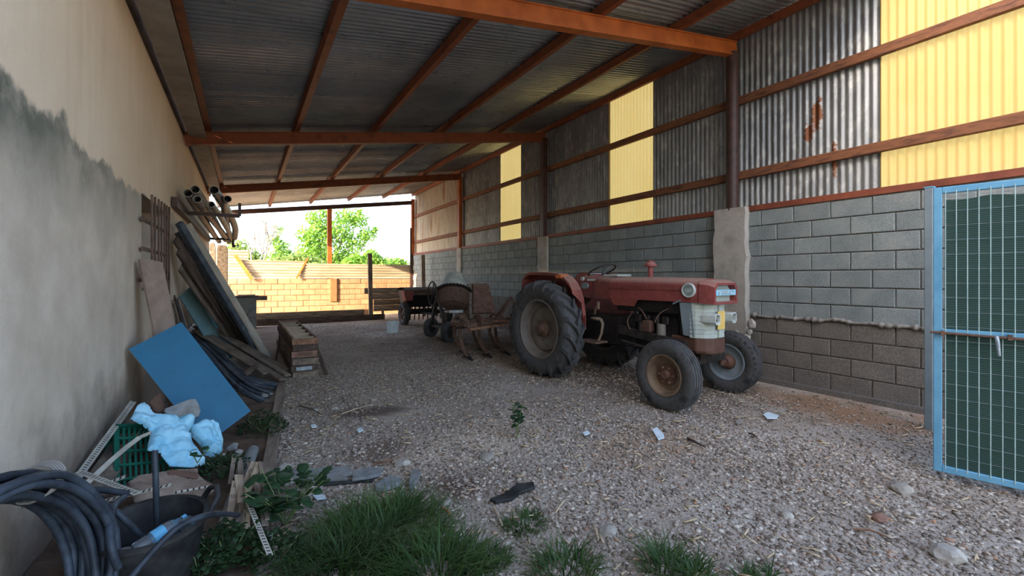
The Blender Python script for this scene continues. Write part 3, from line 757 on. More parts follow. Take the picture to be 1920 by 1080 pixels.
for s_ in (-1, 1):
    m = MB(); m.bar((1.0, s_ * 0.22, 0.74), (1.98, s_ * 0.24, 0.64), 0.05, 0.11, (0, 0, 1)); m.build('frame_rail', MAT['iron'], TR, bevel=0.006)
# front axle and steering
m = MB(); m.bar((1.98, -0.52, 0.46), (1.98, 0.52, 0.46), 0.09, 0.10); m.box((1.98, 0, 0.53), (0.14, 0.12, 0.12)); m.build('front_axle', MAT['iron'], TR, bevel=0.008)
for s_ in (-1, 1):
    m = MB(); m.tube([(1.99, s_ * 0.50, 0.60), (1.99, s_ * 0.50, 0.34)], 0.035, 12); m.tube([(1.99, s_ * 0.50, 0.375), (1.99, s_ * 0.63, 0.375)], 0.035, 12); m.build('king_pin', MAT['cast_brown'], TR, 40)
    m = MB(); m.tube([(1.93, s_ * 0.48, 0.56), (1.15, s_ * 0.36, 0.62)], 0.016, 8); m.build('steering_rod', MAT['iron'], TR)
# air stack
m = MB(); m.tube([(1.32, 0.0, 1.38), (1.32, 0, 1.57)], 0.034, 16); m.lathe([(0.04, 1.555), (0.082, 1.56), (0.082, 1.575), (0.06, 1.605), (0.045, 1.615), (0.045, 1.635), (0.001, 1.64)], 20); 
nv = len(m.v); m.v = m.v[:32] + [(p[0] + 1.32, p[1], p[2]) for p in m.v[32:]]
m.build('air_stack', MAT['red'], TR, 40)
# dash cowl and tank behind the bonnet
m = MB(); m.loft([hood_ring(0.50, 0.19, 1.14, 1.42, 0.03), hood_ring(0.62, 0.25, 1.13, 1.43, 0.03), hood_ring(0.875, 0.272, 1.13, 1.405, 0.03)]); m.build('dash_cowl', MAT['red_dirty'], TR, 35)
m = MB(); m.loft([hood_ring(0.28, 0.2, 1.22, 1.44), hood_ring(0.50, 0.2, 1.22, 1.45)]); cb = m.build('fuel_tank', MAT['red'], TR, 35)
m = MB(); lathe_y(m, [(0.001, 0.012), (0.055, 0.012), (0.06, 0.0)], 0, 20, -1); e = m.build('tank_gauge', MAT['glass_grey'], cb, 40); e.location = (0.36, -0.2, 1.30); e.scale = (1.25, 1, 0.8)
m = MB(); m.box((0.50, -0.205, 1.385), (0.18, 0.012, 0.03)); m.build('maker_plate', MAT['white_paint'], cb)
m = MB(); m.tube([(0.33, -0.21, 1.40), (0.33, -0.235, 1.40)], 0.03, 14); m.build('tank_knob', MAT['grille'], cb, 40)
m = MB(); m.box((0.78, 0.0, 1.445), (0.26, 0.30, 0.03)); m.build('cowl_cover', MAT['grille'], TR, bevel=0.01)
# steering wheel
SWC = Vector((0.50, 0.0, 1.515)); ax = Vector((-0.42, 0, 0.9)).normalized(); sa_ = Vector((0, 1, 0)); sb_ = ax.cross(sa_)
m = MB(); m.tube([SWC + sa_ * 0.20 * math.cos(a) + sb_ * 0.20 * math.sin(a) for a in [2 * PI * i / 32 for i in range(32)]], 0.013, 8, True); sw = m.build('steering_wheel', MAT['iron'], TR, 60)
for k in range(3):
    a = 2 * PI * k / 3 + 0.5; m = MB(); m.bar(SWC - ax * 0.05, SWC + (sa_ * math.cos(a) + sb_ * math.sin(a)) * 0.20, 0.02, 0.008, ax); m.build('spoke', MAT['galv'], sw)
m = MB(); m.tube([SWC - ax * 0.04, SWC - ax * 0.30], 0.022, 10); m.build('steering_column', MAT['iron'], sw, 40)
# mudguards: flat inner side with a curved top flange
for s_ in (-1, 1):
    pr = []
    for i in range(15):
        a = math.radians(-8 + 140 * i / 14); R = 0.80 + 0.02 * math.sin(i * 1.3); pr.append((0.02 + 0.66 * math.cos(a) if a < 1.2 else 0.02 + 0.70 * math.cos(a), 0.70 + 0.80 * math.sin(a)))
    pr = [(0.64, 0.72), (0.635, 0.92), (0.60, 1.13), (0.55, 1.25), (0.48, 1.35), (0.38, 1.43), (0.27, 1.475), (0.10, 1.49), (-0.14, 1.50), (-0.38, 1.50), (-0.47, 1.47), (-0.54, 1.40), (-0.56, 1.25)]
    inner_poly = pr + [(-0.54, 1.0), (-0.30, 0.78), (0.5, 0.66)]
    m = MB(); m.prism([(x, s_ * 0.47, z) for x, z in inner_poly], (0, s_ * 0.012, 0)); fd = m.build('mudguard', MAT['red'], TR)
    m = MB(); top = pr[1:]
    rows = []
    for x, z in top:
        ww = (0.06 if z < 1.2 else 0.17) + 0.02 * mnoise.noise(Vector((x * 9, s_, 3)))
        rows.append([Vector((x, s_ * 0.47, z)), Vector((x, s_ * (0.47 + ww), z - 0.005)), Vector((x, s_ * (0.47 + ww), z - 0.045)), Vector((x, s_ * (0.47 + ww - 0.012), z - 0.045)), Vector((x, s_ * (0.47 + ww - 0.012), z - 0.016)), Vector((x, s_ * 0.47, z - 0.012))])
    m.loft(rows); m.build('mudguard_top', MAT['red_dirty'], fd)
    m = MB(); m.box((0.30, s_ * 0.60, 1.43), (0.12, 0.13, 0.05)); m.build('tail_lens', MAT['orange_lens'], fd, bevel=0.008)
    m = MB(); m.tube([(0.33, s_ * 0.60, 1.41), (0.34, s_ * 0.50, 1.12)], 0.016, 8); m.build('stay', MAT['cast_brown'], fd)
    m = MB(); m.tube([(0.47 + 0.09 * math.cos(a), s_ * 0.485, 1.02 + 0.09 * math.sin(a)) for a in [PI * i / 8 - 0.6 for i in range(9)]], 0.02, 8); m.build('grab_loop', MAT['red'], fd, 60)
# seat, pedals, footplates
m = MB(); m.grid(lambda u, v: Vector((-0.32 + 0.42 * u, -0.22 + 0.44 * v, 1.0 + 0.20 * (1 - u) ** 3 + 0.10 * (2 * v - 1) ** 2)), 10, 10); m.build('seat', MAT['iron'], TR, 90)
m = MB(); m.bar((-0.15, 0, 0.86), (-0.15, 0, 1.0), 0.08, 0.06, (1, 0, 0)); m.build('seat_post', MAT['iron'], TR)
for s_ in (-1, 1):
    m = MB(); m.box((0.62, s_ * 0.34, 0.55), (0.36, 0.24, 0.02)); m.build('foot_plate', MAT['rust'], TR)
for k, (x, y) in enumerate(((0.66, -0.30), (0.72, -0.38))):
    pts = [(x - 0.02, y, 0.86), (x + 0.10, y, 0.855), (x + 0.13, y, 0.80), (x + 0.11, y, 0.68), (x + 0.06, y, 0.58)]
    m = MB(); m.tube(pts, 0.016, 8); m.box((x + 0.0, y - 0.0, 0.87), (0.1, 0.07, 0.015)); m.build('pedal', MAT['rim_rust'], TR, 50)
m = MB(); m.tube([(0.60, -0.26, 0.92), (0.66, -0.30, 1.0), (0.70, -0.30, 1.02)], 0.02, 8); m.box((0.70, -0.30, 1.04), (0.03, 0.03, 0.10)); m.build('lever', MAT['rim_rust'], TR, 50)
for s_ in (-1, 1):
    m = MB(); m.bar((-0.25, s_ * 0.3, 0.45), (-0.95, s_ * 0.42, 0.50), 0.05, 0.03); m.build('lift_arm', MAT['iron'], TR)

# ------------------------------------------------------------------ cultivator behind the tractor
CU = thing('cultivator', 'rusty spring tine cultivator hitched behind the tractor', 'cultivator', (4.15, 7.15, 0), 0.12)
m = MB()
for y in (-0.22, 0.28): m.bar((-0.95, y, 0.60), (0.95, y, 0.60), 0.07, 0.07)
for x in (-0.95, -0.3, 0.3, 0.95): m.bar((x, -0.22, 0.60), (x, 0.28, 0.60), 0.05, 0.05)
m.build('frame', MAT['rust'], CU)
m = MB(); m.bar((-0.35, -0.25, 0.6), (0, -0.25, 1.05), 0.05, 0.02, (0, 1, 0)); m.bar((0.35, -0.25, 0.6), (0, -0.25, 1.05), 0.05, 0.02, (0, 1, 0)); m.bar((0, -0.25, 1.05), (0, 0.28, 0.62), 0.05, 0.02, (1, 0, 0)); m.build('headstock', MAT['rust'], CU)
def tine(flip=1):
    pts = [(0, 0.0, 0.62), (0, 0.10, 0.70), (0, 0.24, 0.66), (0, 0.30, 0.50), (0, 0.27, 0.32), (0, 0.16, 0.16), (0, 0.02, 0.05)]
    out = []
    P = [Vector(p) for p in pts]
    for i in range(len(P) - 1):
        for u in (0, 0.5): out.append(P[i].lerp(P[i + 1], u))
    out.append(P[-1]); m = MB()
    for a, b in zip(out[:-1], out[1:]): m.bar(a, b + (b - a) * 0.1, 0.055, 0.024, Vector((0, -(b - a).z, (b - a).y)))
    return m.mesh('tine')
tm = tine()
sh = MB(); sh.prism([(-0.07, 0.05, 0.06), (0.07, 0.05, 0.06), (0.02, -0.16, 0.012), (-0.02, -0.16, 0.012)], (0, 0.01, 0.014)); shm = sh.mesh('share')
for i, (x, y) in enumerate(((-0.9, -0.2), (-0.68, 0.30), (-0.5, -0.2), (-0.28, 0.30), (-0.1, -0.2), (0.12, 0.30), (0.34, -0.2), (0.62, 0.30), (0.9, -0.2))):
    o = ob('tine', tm, MAT['rust'], CU); o.location = (x, y, 0); o.rotation_euler = (0, 0, random.uniform(-0.1, 0.1))
    s_ = ob('share', shm, MAT['iron'], o)
for k, x in enumerate((-0.72, 0.5)):
    m = MB(); lathe_y(m, [(0.10, 0.03), (0.10, -0.03), (0.085, -0.03), (0.02, -0.02), (0.02, 0.02), (0.085, 0.03), (0.10, 0.03)], 0, 24); o = m.build('depth_wheel', MAT['rust'], CU, 40); o.location = (x, -0.30, 0.66); o.rotation_euler = (0, 0, PI / 2)
m = MB(); m.bar((-0.98, -0.35, 0.55), (-0.1, -0.45, 0.60), 0.10, 0.04); m.bar((-0.5, -0.4, 0.66), (0.3, -0.5, 0.64), 0.09, 0.03); m.build('loose_board', MAT['wood_brown'], CU)

# ------------------------------------------------------------------ cement mixer
MX = thing('cement_mixer', 'old cement mixer with pale drum mouth and brown motor cover by the wall', 'cement mixer', (4.42, 9.45, 0), 0.0)
Rm = Matrix.Rotation(math.radians(-28), 3, 'X') @ Matrix.Rotation(math.radians(14), 3, 'Y')
m = MB(); m.lathe([(0.16, -0.38), (0.30, -0.34), (0.37, -0.22), (0.385, -0.03), (0.385, 0.03)], 30, Rm); m.lathe([(0.001, -0.38), (0.16, -0.38)], 30, Rm)
dr = m.build('drum', MAT['rust'], MX, 35); dr.location = (-0.28, -0.05, 1.05)
m = MB(); m.lathe([(0.39, 0.02), (0.39, 0.05), (0.20, 0.46), (0.215, 0.475), (0.195, 0.47), (0.36, 0.06)], 30, Rm); m.build('drum_mouth', MAT['white_paint'], dr, 35)
m = MB(); m.lathe([(0.39, -0.03), (0.43, -0.03), (0.43, 0.02), (0.39, 0.02)], 36, Rm)
for k in range(36):
    a = 2 * PI * k / 36; m.box(Rm @ Vector((0.44 * math.cos(a), 0.44 * math.sin(a), -0.005)), (0.03, 0.03, 0.04), Rm @ RZ(a))
m.build('ring_gear', MAT['iron'], dr)
m = MB(); m.tube([(-0.72, -0.22, 1.02) , (-0.72, -0.22 + 0.001, 1.02)], 0.01, 4)
m = MB(); m.tube([Vector((-0.80, -0.05 + 0.27 * math.cos(a), 1.05 + 0.27 * math.sin(a))) for a in [2 * PI * i / 28 for i in range(28)]], 0.016, 8, True)
for k in range(4):
    a = PI * k / 2 + 0.4; m.tube([(-0.80, -0.05, 1.05), (-0.80, -0.05 + 0.27 * math.cos(a), 1.05 + 0.27 * math.sin(a))], 0.012, 6)
m.tube([(-0.80, -0.05, 1.05), (-0.62, -0.05, 1.05)], 0.02, 8); m.build('tilt_wheel', MAT['iron'], MX, 60)
m = MB()
for a, b in (((-0.66, -0.05, 1.05), (-0.66, -0.45, 0.30)), ((-0.66, -0.05, 1.05), (-0.66, 0.40, 0.30)), ((-0.66, -0.45, 0.30), (0.75, -0.45, 0.30)), ((-0.66, 0.40, 0.30), (0.75, 0.40, 0.30)), ((0.16, -0.05, 1.05), (0.16, -0.45, 0.30)), ((0.16, -0.05, 1.05), (0.16, 0.40, 0.30)), ((0.75, -0.45, 0.30), (0.75, 0.40, 0.30)), ((-0.66, -0.45, 0.30), (-0.66, 0.40, 0.30))): m.bar(a, b, 0.07, 0.05)
m.build('frame', MAT['iron'], MX)
m = MB(); m.box((-0.28, -0.05, 0.64), (0.34, 0.30, 0.06)); m.bar((-0.66, -0.05, 0.72), (0.16, -0.05, 0.72), 0.1, 0.05); m.build('drum_yoke', MAT['white_paint'], MX)
HX = -0.16
m = MB(); m.prism([(0.10, -0.42, 0.48), (0.78, -0.42, 0.48), (0.50, -0.30, 1.24), (0.10, -0.30, 1.24)], (0, 0.02, 0)); m.prism([(0.10, 0.36, 0.48), (0.78, 0.36, 0.48), (0.50, 0.24, 1.24), (0.10, 0.24, 1.24)], (0, -0.02, 0))
m.prism([(0.10, -0.42, 0.48), (0.10, 0.36, 0.48), (0.10, 0.24, 1.24), (0.10, -0.30, 1.24)], (0.02, 0, 0)); m.prism([(0.78, -0.42, 0.48), (0.78, 0.36, 0.48), (0.50, 0.24, 1.24), (0.50, -0.30, 1.24)], (0.02, 0, 0)); m.prism([(0.10, -0.30, 1.24), (0.52, -0.30, 1.24), (0.52, 0.24, 1.24), (0.10, 0.24, 1.24)], (0, 0, 0.02)); m.v = [(p[0] + HX, p[1], p[2]) for p in m.v]; m.build('motor_housing', MAT['wood_grey'], MX)
m = MB(); m.prism([(0.18, -0.475, 0.60), (0.76, -0.475, 0.60), (0.62, -0.375, 1.26), (0.22, -0.375, 1.26)], (0, 0.03, 0.012)); m.v = [(p[0] + HX, p[1], p[2]) for p in m.v]; m.build('motor_cover', MAT['wood_red'], MX)
m = MB(); m.box((0.45, 0, 0.42), (0.4, 0.4, 0.22)); m.tube([(0.5, -0.2, 0.44), (0.5, -0.34, 0.44)], 0.11, 16); m.build('motor', MAT['black_iron'], MX, bevel=0.01)
for x, y in ((-0.62, -0.56), (-0.62, 0.5)):
    m = MB(); lathe_y(m, [(0.12, 0.04), (0.13, 0.06), (0.20, 0.065), (0.225, 0.045), (0.23, 0), (0.225, -0.045), (0.20, -0.065), (0.13, -0.06), (0.12, -0.04)], 0, 28); o = m.build('wheel', MAT['rubber'], MX, 35); o.location = (x, y, 0.23); o.rotation_euler = (0, 0, 0.5)
    m = MB(); lathe_y(m, [(0.125, 0.04), (0.11, 0.02), (0.04, 0.03), (0.035, 0.06), (0.001, 0.06)], 0, 20, -1); m.build('wheel_disc', MAT['iron'], o, 40)
m = MB(); m.bar((0.70, 0.0, 0.30), (0.70, 0.0, 0.0), 0.05, 0.05, (1, 0, 0)); m.build('prop_leg', MAT['iron'], MX)

# ------------------------------------------------------------------ seed drill
DRL = thing('seed_drill', 'dark rusty seed drill with ridged hopper lid and two lugged tyres', 'seed drill', (4.67, 13.0, 0), 0.0)
m = MB(); m.prism([(-0.62, -0.32, 1.02), (-0.62, 0.35, 1.02), (-0.62, 0.12, 0.52), (-0.62, -0.10, 0.52)], (1.3, 0, 0)); m.build('hopper', MAT['black_iron'], DRL)
m = MB()
def lid(u, v): return Vector((-0.66 + 1.38 * u, -0.40 + 0.8 * v, 1.05 + 0.07 * math.sin(v * PI) + 0.012 * mnoise.noise(Vector((u * 14, v * 6, 0)))))
m.grid(lid, 40, 8); q = MB(); q.grid(lambda u, v: lid(u, v) - Vector((0, 0, 0.02)), 40, 8); m.add(q.v, q.f); m.prism([lid(u / 40, 0) for u in range(41)] + [lid(u / 40, 0) - Vector((0, 0, 0.16)) for u in range(40, -1, -1)], (0, 0.02, 0)); m.build('hopper_lid', MAT['wood_dark'], DRL)
m = MB(); m.prism([(-0.70, -0.42, 1.02), (-0.40, -0.42, 1.02), (-0.44, -0.42, 0.74), (-0.64, -0.42, 0.74)], (0, 0.3, 0)); m.build('gear_case', MAT['red_dirty'], DRL)
m = MB(); m.box((0.05, 0.0, 0.42), (1.3, 0.08, 0.08)); m.box((0.05, -0.25, 0.40), (1.3, 0.06, 0.10)); m.bar((-0.3, -0.25, 0.40), (0.05, -1.1, 0.35), 0.06, 0.05); m.bar((0.4, -0.25, 0.40), (0.05, -1.1, 0.35), 0.06, 0.05); m.build('chassis', MAT['black_iron'], DRL)
for k in range(9):
    x = -0.5 + 0.14 * k; m = MB(); m.tube([(x, 0.0, 0.52), (x, 0.03, 0.30), (x, 0.06, 0.12)], [0.025, 0.02, 0.015], 7); m.build('seed_tube', MAT['iron'], DRL)
for x in (-0.60, 0.76):
    tm = lug_tyre(0.34, 0.18, 0.20, 16, 0.025, 32).build('tyre', MAT['rubber'], DRL, 35); tm.rotation_euler = (0, 0, PI / 2); tm.location = (x, -0.12, 0.335)
    m = MB(); lathe_y(m, [(0.205, 0.06), (0.19, 0.05), (0.18, 0.0), (0.06, 0.02), (0.05, 0.06), (0.001, 0.06)], 0, 24, 1); lathe_y(m, [(0.205, -0.06), (0.19, -0.05), (0.18, 0.0)], 0, 24, 1); m.build('rim', MAT['rust'], tm, 40)
m = MB(); m.tube([(-0.6, -0.12, 0.335), (0.76, -0.12, 0.335)], 0.03, 8); m.build('axle', MAT['iron'], DRL)
for a, b in (((-0.62, -0.28, 0.72), (-0.45, -0.12, 0.40)), ((0.62, -0.28, 0.72), (0.70, -0.12, 0.40))):
    m = MB(); m.bar(a, b, 0.06, 0.05); m.build('bracket', MAT['cast_brown'], DRL)
# ------------------------------------------------------------------ gravel stones (uncountable)
t = NT('gravel_stone')
at = t.n('ShaderNodeAttribute'); at.attribute_name = 'tint'
c = t.ramp(at.outputs['Fac'], [(0.0, srgb(98, 86, 76)), (0.35, srgb(138, 124, 110)), (0.7, srgb(164, 150, 136)), (0.92, srgb(192, 182, 168)), (1.0, srgb(160, 120, 92))])
MAT['pebble'] = t.done(t.bsdf(c, 0.92, 0, t.bump(t.noise(90, 3), 0.25, 0.004), 0.2))
ICO_V = []
phi = (1 + 5 ** 0.5) / 2
for a, b in ((-1, phi), (1, phi), (-1, -phi), (1, -phi)): ICO_V.append((a, b, 0))
for a, b in ((-1, phi), (1, phi), (-1, -phi), (1, -phi)): ICO_V.append((0, a, b))
for a, b in ((phi, -1), (phi, 1), (-phi, -1), (-phi, 1)): ICO_V.append((a, 0, b))
ICO_V = np.array(ICO_V) / (1 + phi * phi) ** 0.5
ICO_F = np.array([(0,11,5),(0,5,1),(0,1,7),(0,7,10),(0,10,11),(1,5,9),(5,11,4),(11,10,2),(10,7,6),(7,1,8),(3,9,4),(3,4,2),(3,2,6),(3,6,8),(3,8,9),(4,9,5),(2,4,11),(6,2,10),(8,6,7),(9,8,1)])
OCT_V = np.array([(1,0,0),(-1,0,0),(0,1,0),(0,-1,0),(0,0,1),(0,0,-1)], float)
OCT_F = np.array([(0,2,4),(2,1,4),(1,3,4),(3,0,4),(2,0,5),(1,2,5),(3,1,5),(0,3,5)])
rng = np.random.default_rng(11)
def scatter(name, n, pos, size, label, hi=True, mat=None, flat=(0.28, 0.62)):
    BV, BF = (ICO_V, ICO_F) if hi else (OCT_V, OCT_F)
    k = len(BV)
    V = np.repeat(BV[None], n, 0) * (1 + rng.uniform(-0.36, 0.36, (n, k, 1)))
    sc = np.stack([rng.uniform(0.8, 1.5, n), rng.uniform(0.6, 1.0, n), rng.uniform(*flat, n)], 1)
    V = V * sc[:, None, :] * size[:, None, None]
    tilt = rng.normal(0, 0.35, n); a = rng.uniform(0, 2 * PI, n)
    ct, st = np.cos(tilt)[:, None], np.sin(tilt)[:, None]
    y, z = V[..., 1] * ct - V[..., 2] * st, V[..., 1] * st + V[..., 2] * ct
    V[..., 1], V[..., 2] = y, z
    ca, sa = np.cos(a)[:, None], np.sin(a)[:, None]
    x, y = V[..., 0] * ca - V[..., 1] * sa, V[..., 0] * sa + V[..., 1] * ca
    V[..., 0], V[..., 1] = x, y
    V += pos[:, None, :]
    F = BF[None] + (np.arange(n) * k)[:, None, None]
    me = np_mesh(name, V, F, 3)
    at = me.attributes.new('tint', 'FLOAT', 'POINT')
    at.data.foreach_set('value', np.repeat(rng.uniform(0, 1, n), k).astype(np.float32))
    o = ob(name, me, mat or MAT['pebble']); o['kind'] = 'stuff'; o['label'] = label; o['category'] = 'gravel'
    return o
def edge_x(y): return 0.14 + (y - 3.52) * 0.09          # line of the plank kerb beside the junk
def vgz(x, y):
    return np.array([gz(a, b) for a, b in zip(x, y)])
def gravel(name, n, dmin, dmax, s0, s1, hi, label):
    """stones seen from the doorway: polar around the entrance"""
    r = np.sqrt(rng.uniform(dmin ** 2, dmax ** 2, n * 3)); a = rng.uniform(math.radians(-22), math.radians(97), n * 3)
    x, y = r * np.sin(a), r * np.cos(a)
    dens = np.array([0.5 + 0.9 * mnoise.noise(Vector((p * 0.8, q * 0.8, 7))) + 0.5 * mnoise.noise(Vector((p * 2.6, q * 2.6, 1))) for p, q in zip(x, y)])
    sand = 1.3 * np.exp(-(((x - 1.7) / 0.65) ** 2 + ((y - 3.42) / 0.36) ** 2)) + np.exp(-(((x - 5.35) / 0.5) ** 2 + ((y - 2.2) / 1.2) ** 2)) + 0.9 * np.exp(-(((x - 1.15) / 0.5) ** 2 + ((y - 4.75) / 0.3) ** 2)) + 0.7 * np.exp(-(((x - 0.95) / 0.3) ** 2 + ((y - 3.65) / 0.25) ** 2)) + 0.9 * np.exp(-(((x - 1.22) / 0.25) ** 2 + ((y - 2.75) / 0.2) ** 2))
    keep = (x > np.where(y < 2.0, -0.7, edge_x(y) + 0.05)) & (x < 5.66) & (y > 0.1) & (y < 16.5) & (rng.uniform(0, 1, n * 3) < np.clip(0.55 + dens - 0.75 * sand, 0.08, 1))
    x, y = x[keep][:n], y[keep][:n]; n = len(x)
    s = s0 + (s1 - s0) * rng.uniform(0, 1, n) ** 2.6
    z = vgz(x, y) + s * 0.2
    return scatter(name, n, np.stack([x, y, z], 1), s, label, hi)
gravel('gravel', 46000, 1.0, 4.6, 0.0045, 0.0185, True, 'loose pale gravel stones strewn over the foreground floor')
gravel('gravel', 36000, 4.6, 8.0, 0.006, 0.02, False, 'loose grey gravel stones around the tractor')
gravel('gravel', 14000, 8.0, 15.0, 0.008, 0.022, False, 'loose dark gravel stones towards the far end')
# straw and chips between the stones
def chips(n):
    r = np.sqrt(rng.uniform(1.4 ** 2, 6.5 ** 2, n)); a = rng.uniform(math.radians(2), math.radians(78), n)
    x, y = r * np.sin(a), r * np.cos(a)
    k = (x > edge_x(y) + 0.05) & (x < 5.7); x, y = x[k], y[k]; n = len(x)
    L = rng.uniform(0.012, 0.045, n); W = rng.uniform(0.002, 0.006, n); T = rng.uniform(0.001, 0.004, n); th = rng.uniform(0, PI, n)
    B = np.array([(i, j, k_) for i in (-1, 1) for j in (-1, 1) for k_ in (-1, 1)], float)
    V = np.repeat(B[None], n, 0); V[..., 0] *= L[:, None]; V[..., 1] *= W[:, None]; V[..., 2] *= T[:, None]
    V[..., 2] += V[..., 0] * rng.normal(0, 0.12, n)[:, None]
    ca, sa = np.cos(th)[:, None], np.sin(th)[:, None]
    X, Y = V[..., 0] * ca - V[..., 1] * sa, V[..., 0] * sa + V[..., 1] * ca
    V[..., 0], V[..., 1] = X + x[:, None], Y + y[:, None]; V[..., 2] += (vgz(x, y) + 0.018)[:, None]
    F = np.array([(0,1,3,2),(4,6,7,5),(0,4,5,1),(2,3,7,6),(0,2,6,4),(1,5,7,3)])[None] + (np.arange(n) * 8)[:, None, None]
    o = ob('straw', np_mesh('straw', V, F, 4), rough_mat('dry_straw', srgb(168, 144, 112), srgb(200, 180, 150), scale=2, rough=0.9)); o['kind'] = 'stuff'; o['label'] = 'dry straw and wood chips scattered between the gravel stones'; o['category'] = 'straw'
chips(750)

# ------------------------------------------------------------------ gate leaf
MAT['gate_blue'] = rough_mat('sky_blue_gate_paint', srgb(92, 148, 180), srgb(112, 168, 198), scale=5, rough=0.45, bump=0.06, metal=0.1)
MAT['wire'] = rough_mat('pale_green_wire', srgb(150, 178, 176), srgb(182, 204, 200), scale=9, rough=0.5, bump=0.02)
t = NT('green_shade_net')
w_ = t.n('ShaderNodeTexWave', wave_type='BANDS', bands_direction='Z'); w_.inputs['Scale'].default_value = 26; w_.inputs['Distortion'].default_value = 0.5; w_.inputs['Detail'].default_value = 1
t.link(t.co.outputs['Object'], w_.inputs['Vector'])
cc = t.ramp(w_.outputs['Fac'], [(0.2, srgb(34, 56, 50)), (0.8, srgb(74, 106, 98))])
d_ = t.bsdf(cc, 0.85, 0); tl = t.n('ShaderNodeBsdfTranslucent'); t.link(cc, tl.inputs[0]); ms = t.n('ShaderNodeMixShader'); ms.inputs[0].default_value = 0.25
t.link(d_, ms.inputs[1]); t.link(tl.outputs[0], ms.inputs[2]); MAT['net'] = t.done(ms.outputs[0])
g0 = G(1750, 880, 0.06); gdir = Vector((0.2134, -0.977, 0)).normalized(); gn = Vector((-gdir.y, gdir.x, 0)) * -1
gw, gh = 1.15, 1.99
GA = thing('gate', 'sky blue tube gate with welded wire mesh and green shade netting', 'gate', (g0.x, g0.y, 0.06), math.atan2(gdir.y, gdir.x))
# local: x along leaf, y across, z up
tb = 0.045
for nm, c_, s_ in (('stile', (tb / 2, 0, gh / 2), (tb, 0.035, gh)), ('stile', (gw - tb / 2, 0, gh / 2), (tb, 0.035, gh)), ('rail', (gw / 2, 0, tb / 2), (gw - 2 * tb, 0.035, tb)), ('rail', (gw / 2, 0, gh - tb / 2), (gw - 2 * tb, 0.035, tb))):
    m = MB(); m.box(c_, s_); m.build(nm, MAT['gate_blue'], GA, bevel=0.004)
def gate_u(px):
    d = ray(px, 600); o = Vector((0, 0, CAMH)); n = Vector((gdir.y, -gdir.x, 0)); tt = (Vector((g0.x, g0.y, 0)) - o).dot(n) / d.dot(n); return ((o + d * tt) - g0).dot(gdir)
us = [gate_u(x) for x in (1773, 1793, 1814, 1835, 1857, 1880, 1903)]
du = (us[-1] - us[0]) / 6
u = us[0]
while u < gw - tb:
    m = MB(); m.tube([(u, -0.018, tb * 0.6), (u, -0.018, gh - tb * 0.6)], 0.0026, 6); m.build('vertical_wire', MAT['wire'], GA); u += du
z = 0.12
while z < gh - 0.05:
    m = MB(); m.tube([(tb * 0.6, -0.0125, z), (gw - tb * 0.6, -0.0125, z)], 0.0016, 6); m.build('horizontal_wire', MAT['side_grey'], GA); z += 0.1
m = MB(); m.grid(lambda u, v: Vector((tb + 0.012 + (gw - 2 * tb - 0.02) * u, 0.004 + 0.004 * mnoise.noise(Vector((u * 6, v * 9, 0))), 0.04 + (gh - 0.13 + 0.015 * mnoise.noise(Vector((u * 7, 0, 4)))) * v)), 24, 40)
q = MB(); q.grid(lambda u, v: Vector((tb + 0.012 + (gw - 2 * tb - 0.02) * u, 0.007 + 0.004 * mnoise.noise(Vector((u * 6, v * 9, 0))), 0.04 + (gh - 0.13 + 0.015 * mnoise.noise(Vector((u * 7, 0, 4)))) * v)), 24, 40)
m.add(q.v, q.f); m.build('shade_net', MAT['net'], GA, 60)
m = MB(); m.box((gw / 2, -0.004, 0.985), (gw - 2 * tb, 0.03, 0.03)); m.build('middle_rail', MAT['gate_blue'], GA, bevel=0.003)
m = MB(); m.tube([(-0.015, -0.035, 0.975), (0.47, -0.035, 0.965)], 0.009, 8); m.build('latch_bolt', MAT['rust'], GA)
m = MB(); m.tube([(0.30, -0.035, 0.972), (0.305, -0.05, 0.94), (0.312, -0.05, 0.85)], [0.012, 0.011, 0.008], 8); m.build('latch_handle', MAT['galv'], GA, 50)
for x in (0.05, 0.36):
    m = MB(); m.box((x, -0.032, 0.972), (0.02, 0.03, 0.035)); m.build('latch_guide', MAT['rust'], GA)
p = G(1743, 810)
GP = thing('gate_post', 'pale blue grey steel post standing against the block wall', 'post', (p.x, p.y, 0))
m = MB(); m.box((0, 0, 1.12), (0.06, 0.06, 2.24)); m.build('post_tube', MAT['side_grey'], GP, bevel=0.004)
m = MB(); m.box((0, 0, 2.245), (0.066, 0.066, 0.012)); m.build('post_cap', MAT['gate_blue'], GP)
m = MB(); m.box((0.0, -0.04, 1.05), (0.05, 0.02, 0.16)); m.build('strike_plate', MAT['rust_dark'], GP)

# ------------------------------------------------------------------ things at the far end
def plank(name, p0, p1, w, th, n, mat, label=None, cat='plank', group=None, parent=None, bev=0.003):
    m = MB(); p0, p1 = Vector(p0), Vector(p1)
    c_ = (p0 + p1) / 2; d = (p1 - p0); L = d.length; d.normalize(); n = Vector(n); a = d.cross(n).normalized(); n = a.cross(d)
    m.box((0, 0, 0), (w, L, th))
    o = m.build(name, mat, parent, bevel=min(bev, th * 0.3))
    R = Matrix((a, d, n)).transposed(); o.matrix_world = Matrix.Translation(c_) @ R.to_4x4()
    if label: tag(o, label, cat, group)
    return o
yb = 14.75
for i, (x0, x1, z, y, mt, lb) in enumerate(((0.30, 4.0, 0.10, 14.72, 'wood_dark', 'lower long dark plank of the low barrier across the floor'), (0.25, 3.35, 0.27, 14.80, 'wood_grey', 'upper grey plank of the low barrier across the floor'))):
    plank('barrier_plank', (x0, y, z), (x1, y + 0.02, z + 0.01), 0.045, 0.19, (0, 0, 1), MAT[mt], lb)
pp = G(697, 600)
